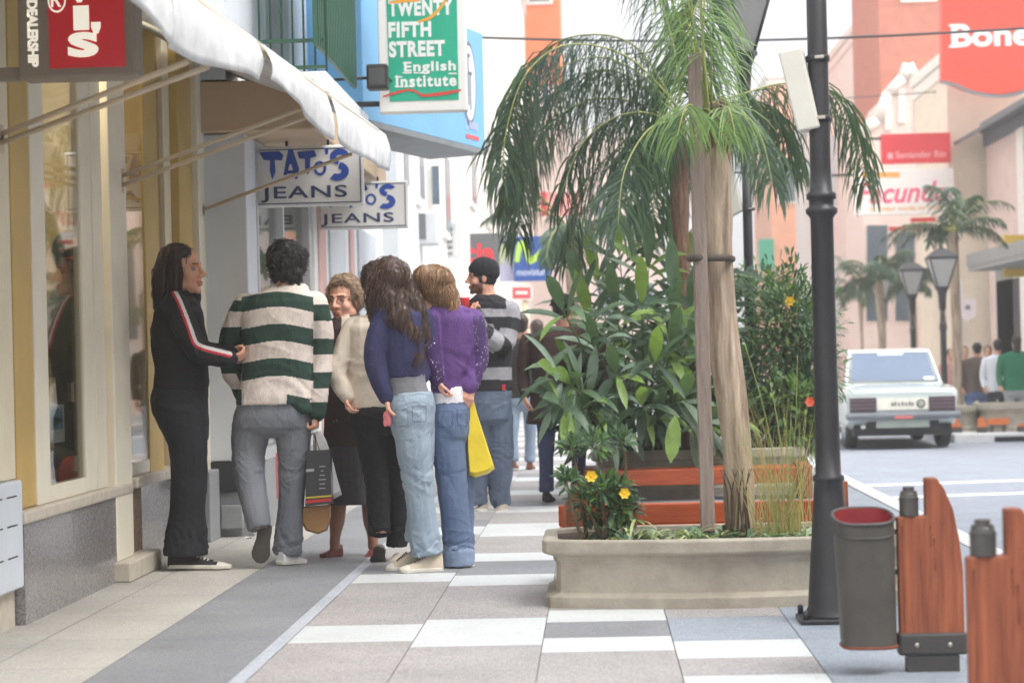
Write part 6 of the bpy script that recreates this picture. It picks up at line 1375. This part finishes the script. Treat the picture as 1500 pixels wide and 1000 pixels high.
p.finish_body([skin_p,lipm,browm]); p.build('jacket',p.parts['top'],crm,wr=(.008,6,9)); p.build('trousers',p.parts['trousers'],blk,wr=(.009,6,16))
p.hair([('e',(p.P(557,410,2),(26/p.s,27/p.s,28/p.s)),0),('t',[(p.P(555,415,-12),18/p.s),(p.P(558,450,-16),14/p.s),(p.P(560,470,-16),8/p.s)],0)],h_dark,60,.2,seed=6)
p.shoe((556,802,-26),(552,829,-18),.09,.06,mat('shoe_cream',(206,196,178),.7,.1),up=(.1,1,.25),solem=dark_sole); p.shoe((585,829,8),(566,834,-18),.09,.075,MATS['shoe_cream'],solem=white_rub)
# ---------------- girl in the navy sweater
p=Fig('girl with long wavy brown hair in a navy sweater and pale jeans',620,836)
nav=knit('navy_knit',(52,54,92)); gry=knit('grey_jersey',(124,126,132)); lj=denim('pale_denim',(158,174,188),(112,132,154))
p.sec('top',[(440,562,606,22),(452,552,618,32),(466,548,626,36),(490,552,626,38),(520,558,624,36),(552,564,622,33)])
p.tube('top',[(566,462,-18,20),(554,495,-24,17.5),(549,525,-26,16),(556,555,-24,14.5),(566,580,-22,12)]); p.tube('top',[(618,468,14,18),(628,500,22,16),(626,530,22,14),(616,552,10,12)])
p.sec('shirt',[(546,565,622,31),(562,567,624,32),(584,569,632,34)])
p.sec('trousers',[(574,570,633,34),(594,569,637,40),(612,571,636,41),(630,574,634,38)])
p.tube('trousers',[(602,618,-12,28),(606,655,-12,26),(611,695,-10,22.5),(616,740,-6,21),(622,785,-4,22),(626,812,-4,22)]); p.tube('trousers',[(612,618,16,25),(614,655,16,23),(613,700,18,19),(612,745,20,17),(611,790,22,17)])
p.makehead(572,420,0,205,1.06,neck=(580,452,2,15))
p.hand((566,582,-22),(569,600,-24),(1,.1,0),.7,.9,-1); p.hand((616,552,10),(612,568,6),(-1,0,0),.6,.85,1)
p.finish_body([skin_p,lipm,browm]); p.build('sweater',p.parts['top'],nav,wr=(.006,7,8)); p.build('shirt',p.parts['shirt'],gry,wr=(.004,6,16))
def jeanfn(c,n):
    x,y=project(c)
    for (px_,py_,w_,h_) in ((614,606,11,12),(588,612,10,13)):
        if abs(x-px_)<w_ and abs(y-py_)<h_ and n.y<.2 and not (abs(x-px_)<w_-1.6 and abs(y-py_)<h_-1.6) : return 1
    return 0
p.build('jeans',p.parts['trousers'],[lj,denim('denim_seam',(118,134,152))],fn=jeanfn,wr=(.013,7,17),vox=.0045)
p.hair([('e',(p.P(570,406,0),(27/p.s,28/p.s,32/p.s)),0),('t',[(p.P(566,410,-6),25/p.s),(p.P(572,440,-12),27/p.s),(p.P(584,465,-20),24/p.s),(p.P(600,486,-24),15/p.s),(p.P(610,500,-24),7/p.s)],0),('t',[(p.P(556,410,-6),18/p.s),(p.P(551,440,-12),16/p.s),(p.P(549,462,-16),9/p.s)],0),('t',[(p.P(586,420,0),18/p.s),(p.P(602,450,-8),19/p.s),(p.P(616,480,-12),12/p.s),(p.P(620,498,-12),6/p.s)],0)],h_brown,300,.34,.009,amp=.009,freq=(45,11),wisp=.0026,seed=8)
cream_c=mat('canvas_cream',(202,190,170),.8,.1,24)
p.shoe((648,836,2),(585,839,-24),.098,.1,cream_c,solem=white_rub,lace=mat('lace_grey',(120,112,104),.8,.1),cap=white_rub); p.shoe((612,834,26),(565,836,8),.098,.1,cream_c,solem=white_rub,lace=MATS['lace_grey'],cap=white_rub)
b=MB(); H=p.P(567,604,-24); b.ell(H+Vector((0,-.012,-.02)),(.02,.012,.03)); b.ell(H+Vector((.01,-.014,-.04)),(.014,.01,.03)); b.ell(H+Vector((-.008,-.012,-.05)),(.012,.008,.022)); tag(b.build('pink_cloth',mat('pink_cloth',(222,130,136),.7,.15,14,.3)),'small crumpled pink cloth in the hand of the girl in the navy sweater','cloth')
# ---------------- girl in the purple hoodie
p=Fig('girl in a purple hoodie with sequinned sleeves and blue jeans, hand on hip',668,830)
pur=knit('purple_fleece',(98,68,128)); purd=knit('purple_sleeve',(70,48,98)); seq=mat('sequin',(206,190,214),.15,.1,40,metal=.5); wtee=knit('white_tee',(228,226,230)); bj=denim('blue_denim',(104,122,152),(72,90,122))
p.sec('top',[(444,630,668,22),(456,626,690,32),(470,626,704,36),(500,629,700,36),(535,632,690,34),(560,631,681,33),(576,632,682,33)])
LAp=[(634,470,-20,18),(630,500,-28,17),(634,532,-30,15),(642,556,-24,12)]; RAp=[(692,468,4,17),(699,495,6,16),(702,522,2,14.5),(696,546,-6,13),(688,566,-16,12)]
p.tube('top',LAp); p.tube('top',RAp); p.tube('top',[(642,457,-16,8),(663,468,-24,9),(682,457,-16,8)])
p.sec('tee',[(566,632,684,32),(580,632,686,33),(594,634,687,33)])
p.sec('trousers',[(586,634,687,32),(606,631,689,38),(622,631,688,38),(638,632,687,36)])
p.tube('trousers',[(654,628,-10,26),(658,665,-10,24),(662,710,-8,22),(667,760,-6,21),(671,805,-4,21)]); p.tube('trousers',[(673,628,16,22),(677,665,18,18),(680,710,18,15),(682,760,18,13),(682,812,18,12)])
p.tube('cuffs',[(671,806,-4,23.5),(672,828,-4,23)],body=False); p.tube('cuffs',[(682,810,18,14),(682,826,18,13.5)],body=False)
p.makehead(628,430,0,226,1.04,neck=(646,458,2,15))
p.hand((690,566,-16),(686,582,-20),(-.5,1,0),.5,.85,-1); p.hand((642,556,-24),(646,572,-26),(1,.1,0),.6,.85,1)
rs_=random.Random(4)
def dist2(pt,pl): return min(((project(a)[0]-pt[0])**2+(project(a)[1]-pt[1])**2) for a in pl)
def hoodfn(c,n):
    x,y=project(c)
    if (x>693+.05*(y-470) and y>462) or (x<642+.1*(y-470) and 462<y<572 and x<652): 
        return 1
    return 0
p.finish_body([skin_p,lipm,browm]); hd=p.build('hoodie',p.parts['top'],[pur,purd],fn=hoodfn,wr=(.006,6.5,9))
me=hd.data; org=ORG[hd.name]; b=MB(); polys=[q for q in me.polygons if q.material_index==1 and q.normal.y<.5]
for k in range(430):
    q=rs_.choice(polys); c=q.center+org+q.normal*.003; x,y=project(c)
    if noise.noise(Vector((x*.06,y*.06,0)))<-.12: continue
    nn=(q.normal+Vector((rs_.uniform(-.4,.4),rs_.uniform(-.4,.4),rs_.uniform(-.4,.4)))).normalized(); u_=nn.orthogonal().normalized(); v_=nn.cross(u_); r_=rs_.uniform(.0022,.0045)
    b.add([c+(u_*math.cos(t)+v_*math.sin(t))*r_ for t in [math.pi*j/3 for j in range(6)]],[list(range(6))])
b.build('sequins',seq,hd)
p.build('shirt',p.parts['tee'],wtee,wr=(.004,7,14)); 
def bjfn(c,n):
    x,y=project(c)
    for (px_,py_,w_,h_) in ((652,614,11,12),(677,612,8,12)):
        if abs(x-px_)<w_ and abs(y-py_)<h_ and n.y<.2 and not (abs(x-px_)<w_-1.5 and abs(y-py_)<h_-1.5): return 1
    return 1 if y<592.5 else 0
p.build('jeans',p.parts['trousers'],[bj,denim('blue_seam',(74,90,122))],fn=bjfn,wr=(.012,6,16)); p.build('cuffs',p.parts['cuffs'],denim('cuff_denim',(132,150,176)),wr=(.003,8,20))
p.hair([('e',(p.P(634,416,2),(31/p.s,30/p.s,29/p.s)),0),('t',[(p.P(640,412,-8),24/p.s),(p.P(652,432,-16),18/p.s),(p.P(662,452,-22),10/p.s),(p.P(668,466,-24),5/p.s)],0),('t',[(p.P(622,404,-20),16/p.s),(p.P(648,408,-22),14/p.s)],0),('t',[(p.P(640,430,-12),16/p.s),(p.P(648,446,-20),9/p.s)],0)],h_blond,420,.24,.006,amp=.008,freq=(50,9),seed=9)
p.shoe((690,832,18),(668,833,-10),.09,.06,MATS['shoe_grey'],solem=white_rub)
o=thing('yellow_bag','bright yellow plastic carrier bag hanging at the hip of the girl in purple','bag',p.P(705,700,8))
b=bag('x','',[(684,582),(692,580),(699,606),(710,640),(719,668),(725,686),(716,693),(697,699),(687,697),(684,660),(683,620)],.13,p.Y+.04,None); b.build('bag_body',mat('plastic_yellow',(240,214,50),.32,.1,7,.5,14),o)
# ---------------- man with the beanie
p=Fig('bearded man in a black beanie and a black and grey striped sweater',718,748)
sbk=knit('sweater_black',(34,34,40)); sgr=knit('sweater_grey',(150,150,156)); bg_=denim('baggy_denim',(104,118,140),(66,76,94))
p.sec('top',[(432,696,728,16),(440,688,742,24),(452,682,752,28),(475,682,754,30),(510,684,751,30),(545,684,750,30),(572,683,750,30)])
NA=[(747,456,-6,15.5),(746,484,-16,14.5),(738,503,-26,14),(722,498,-36,12.5),(704,484,-40,11),(694,468,-38,9.5)]; FA=[(690,452,2,14),(686,478,-12,13),(690,496,-24,12.5),(704,492,-28,11),(724,484,-20,10),(738,480,-14,9.5)]
p.tube('top',NA); p.tube('top',FA)
p.sec('trousers',[(564,686,750,28),(590,688,749,31),(612,690,748,30)])
p.tube('trousers',[(704,608,0,20),(702,645,2,17),(700,690,4,15),(699,738,6,13)]); p.tube('trousers',[(730,608,4,22),(732,645,4,20),(733,690,6,18.5),(731,720,14,15),(737,741,18,12)])
p.makehead(706,406,0,276,1.0,neck=(714,440,2,13))
p.hand((694,466,-38),(690,452,-34),(1,.2,.2),.9,.95,-1); p.hand((738,480,-14),(744,474,-10),(0,-1,0),.7,.9,1)
nap=[p.P(*q[:3]) for q in NA]; fap=[p.P(*q[:3]) for q in FA]
nap,_=spline(nap,[0]*len(nap),5); fap,_=spline(fap,[0]*len(fap),5)
def sweat(c,n):
    x,y=project(c)
    da=min(((c-q).length,i) for i,q in enumerate(nap)); db=min(((c-q).length,i) for i,q in enumerate(fap)); sp=p.s
    if da[0]<.083 and n.y<.4:
        return 1 if (da[1]/len(nap)*7.5+.3)%2<1 else 0
    if db[0]<.07 and y>455 and n.y<.5 and x<735: return 1 if (db[1]/len(fap)*6.5)%2<1 else 0
    if y<452: return 0
    if y<464: return 1
    for a,b_,v in ((464,484,0),(484,500,1),(500,511,1),(511,538,0),(538,556,1),(556,600,0)):
        if a<=y<b_: return v
    return 0
p.finish_body([skin,lipm,browm,mat('stubble',(116,84,70),.6,.2,60)],beard=True); p.build('sweater',p.parts['top'],[sbk,sgr],fn=sweat,wr=(.007,6,9),vox=.006); p.build('jeans',p.parts['trousers'],bg_,wr=(.014,5.5,15))
c,f,sd,u,k=p.head; M=Matrix((sd,f,u)).transposed()
p.hair([('e',(c-f*.03-u*.01,(.078,.075,.07),M),0),('e',(c+f*.07+u*.06,(.055,.022,.03),M),0),('e',(c+f*.018+sd*.066-u*.018,(.008,.012,.034),M),0),('e',(c+f*.018-sd*.066-u*.018,(.008,.012,.034),M),0)],h_black,60,.06,.002,seed=12,scalp=False)
p.build('beanie',[('e',(c-f*.018+u*.055,(.09,.112,.09),M),0),('e',(c-f*.03+u*.03,(.088,.1,.07),M),0)],knit('beanie_black',(26,28,34)),wr=(.003,9,9))
p.build('collar',[('t',[(p.P(704,438,-12),3.6/p.s),(p.P(712,445,-18),3.6/p.s)],0)],wtee)
b=MB(); q=p.P(738,567,-31); b.box(q-Vector((.012,.004,.02)),q+Vector((.012,.004,.02))); b.build('red_tag',redt,p.root)
p.shoe((712,749,8),(694,749,-4),.1,.07,MATS['shoe_grey'],solem=white_rub); p.shoe((741,749,14),(724,752,-6),.1,.08,MATS['shoe_grey'],solem=white_rub)
b=MB(); q=p.P(681,446,-36); b.lathe([(.028,0),(.034,.08),(.036,.09)],q-Vector((0,0,.04)),16); c2=b.build('paper_cup',mat('cup_red',(220,60,60),.5,.1)); tag(c2,'red paper cup in the hand of the man with the beanie','cup')
# ---------------- simpler walkers
def walker(label,px,top,feet,z,Y,col,yaw=180,wid=1.0,legs=None,hairm=None,shoe=None,skirtless=True,group=None,stride=6,long=0,hat=None,coat=False,skinm=None):
    """a whole clothed figure from its head-top and feet rows"""
    p=Fig(label,px,feet,z,group,Y=Y,voxel=.009 if Y<24 else .012); h=feet-top; y=lambda t:top+h*t; w_=h*.135*wid; q=h*.07*wid
    topm,legm=col
    p.sec('top',[(y(.15),px-w_*.35,px+w_*.35,q*.55),(y(.175),px-w_*.75,px+w_*.75,q*.85),(y(.205),px-w_,px+w_,q),(y(.3),px-w_*.88,px+w_*.88,q*1.1),(y(.4),px-w_*.8,px+w_*.8,q),(y(.5),px-w_*.86,px+w_*.86,q*1.1),(y(.62 if coat else .54),px-w_*(.98 if coat else .86),px+w_*(.98 if coat else .86),q*1.15)])
    for sg in (-1,1):
        X=px+sg*w_*.93; p.tube('top',[(X,y(.215),0,h*.037),(X+sg*h*.022,y(.3),stride*.3*sg,h*.033),(X+sg*h*.026,y(.4),0,h*.03),(X+sg*h*.015,y(.48),-h*.03,h*.023)])
        p.hand((X+sg*h*.015,y(.485),-h*.03),(X+sg*h*.012,y(.53),-h*.035),(-sg,0,0),.6,.95,1)
    p.sec('trousers',[(y(.5),px-w_*.8,px+w_*.8,q),(y(.54),px-w_*.84,px+w_*.84,q*1.15),(y(.58),px-w_*.82,px+w_*.82,q*1.1)])
    for sg in (-1,1):
        X=px+sg*w_*.42; p.tube('trousers',[(X,y(.56),0,h*.058),(X+sg*1,y(.68),sg*stride,h*.045),(X+sg*1,y(.8),sg*stride*1.4,h*.036),(X,y(.955),sg*stride*1.8,h*.036)])
    p.makehead(px,y(.068),0,yaw,1.0*h/p.s/1.7,neck=(px,y(.165),2,h*.031))
    p.finish_body([skinm or skin,lipm,browm]); p.build('jacket',p.parts['top'],topm,wr=(.008,6,9)); p.build('trousers',p.parts['trousers'],legm,wr=(.008,6,12))
    c,f,sd,u,k=p.head; M=Matrix((sd,f,u)).transposed(); hp=[('e',(c-f*.022*k+u*.04*k,tuple(v*k for v in (.083,.1,.085)),M),0),('e',(c-f*.05*k-u*.02*k,tuple(v*k for v in (.068,.055,.06)),M),0)]
    if long: hp.append(('t',[(c-f*.06*k,.06*k),(c-f*.075*k-u*.12*k,.06*k),(c-f*.08*k-u*long*k,.03*k)],0))
    p.hair(hp,hairm or h_black,30,.1,seed=int(px),vox=.012)
    if hat: p.build('hat',[('e',(c-f*.01*k+u*.07*k,tuple(v*k for v in (.098,.115,.075)),M),0),('e',(c+u*.045*k,tuple(v*k for v in (.115,.14,.014)),M),0)],hat)
    for sg in (-1,1):
        X=px+sg*w_*.42; d=sg*stride*1.8; a=R(yaw); p.shoe((X-math.sin(a)*h*.03,feet,d+math.cos(a)*h*.035),(X+math.sin(a)*h*.11,feet,d-math.cos(a)*h*.11),.095,.085,shoe or dark_sole)
    return p
brn=knit('coat_dark_brown',(60,40,38)); drk=knit('jacket_dark',(46,44,42)); pj=denim('walker_denim',(132,150,170)); nj=denim('trousers_blue',(70,78,112)); brs=mat('shoe_brown',(120,76,56),.6,.1)
walker('walker in a dark jacket and pale jeans just behind the beanie man',764,462,686,0,20.9,(drk,pj),176,.95,hairm=h_dark,shoe=brs,stride=5)
walker('walker farther ahead in a maroon top and light jeans, half hidden',786,470,668,0,23.4,(knit('top_maroon',(112,72,70)),pj),184,.9,hairm=h_brown,shoe=brs,stride=4)
walker('stout person in a dark brown coat and hat walking behind the leafy plant',824,434,733,0,16.3,(brn,nj),172,1.35,hat=knit('hat_black',(28,28,32)),coat=True,stride=9)
G='people on the far right pavement'
jn=denim('far_denim',(84,108,152)); dkt=denim('far_dark_trousers',(48,50,58))
walker('far pedestrian in a brown jacket and blue jeans seen from behind',1431,503,637,FZ,37,(knit('far_brown',(92,80,74)),jn),180,1.15,group=G,stride=2)
walker('far pedestrian in a white shirt and dark trousers',1461,498,638,FZ,36.5,(mat('far_white',(222,224,232),.8,.05),dkt),186,1.0,group=G,stride=2)
walker('far pedestrian in a green sweater at the right edge',1489,492,640,FZ,36,(knit('far_green',(28,112,80)),denim('far_grey_trousers',(150,156,160))),176,1.15,hairm=h_dark,group=G,stride=2,long=.2)
walker('far pedestrian facing this way in a red and white top',1413,508,632,FZ,39,(mat('far_redwhite',(196,150,150),.8,.3,40,tint=(150,60,66)),dkt),10,.9,hairm=h_brown,group=G,stride=2)
walker('far pedestrian facing this way, mostly hidden behind the white shirt',1447,507,630,FZ,40,(knit('far_blue',(90,100,120)),dkt),-10,.95,group=G,stride=2)
walker('far pedestrian in a pinkish top beside the tree trunk',1392,512,628,FZ,41,(knit('far_pink',(200,150,140)),jn),0,.9,hairm=h_brown,group=G,stride=2)
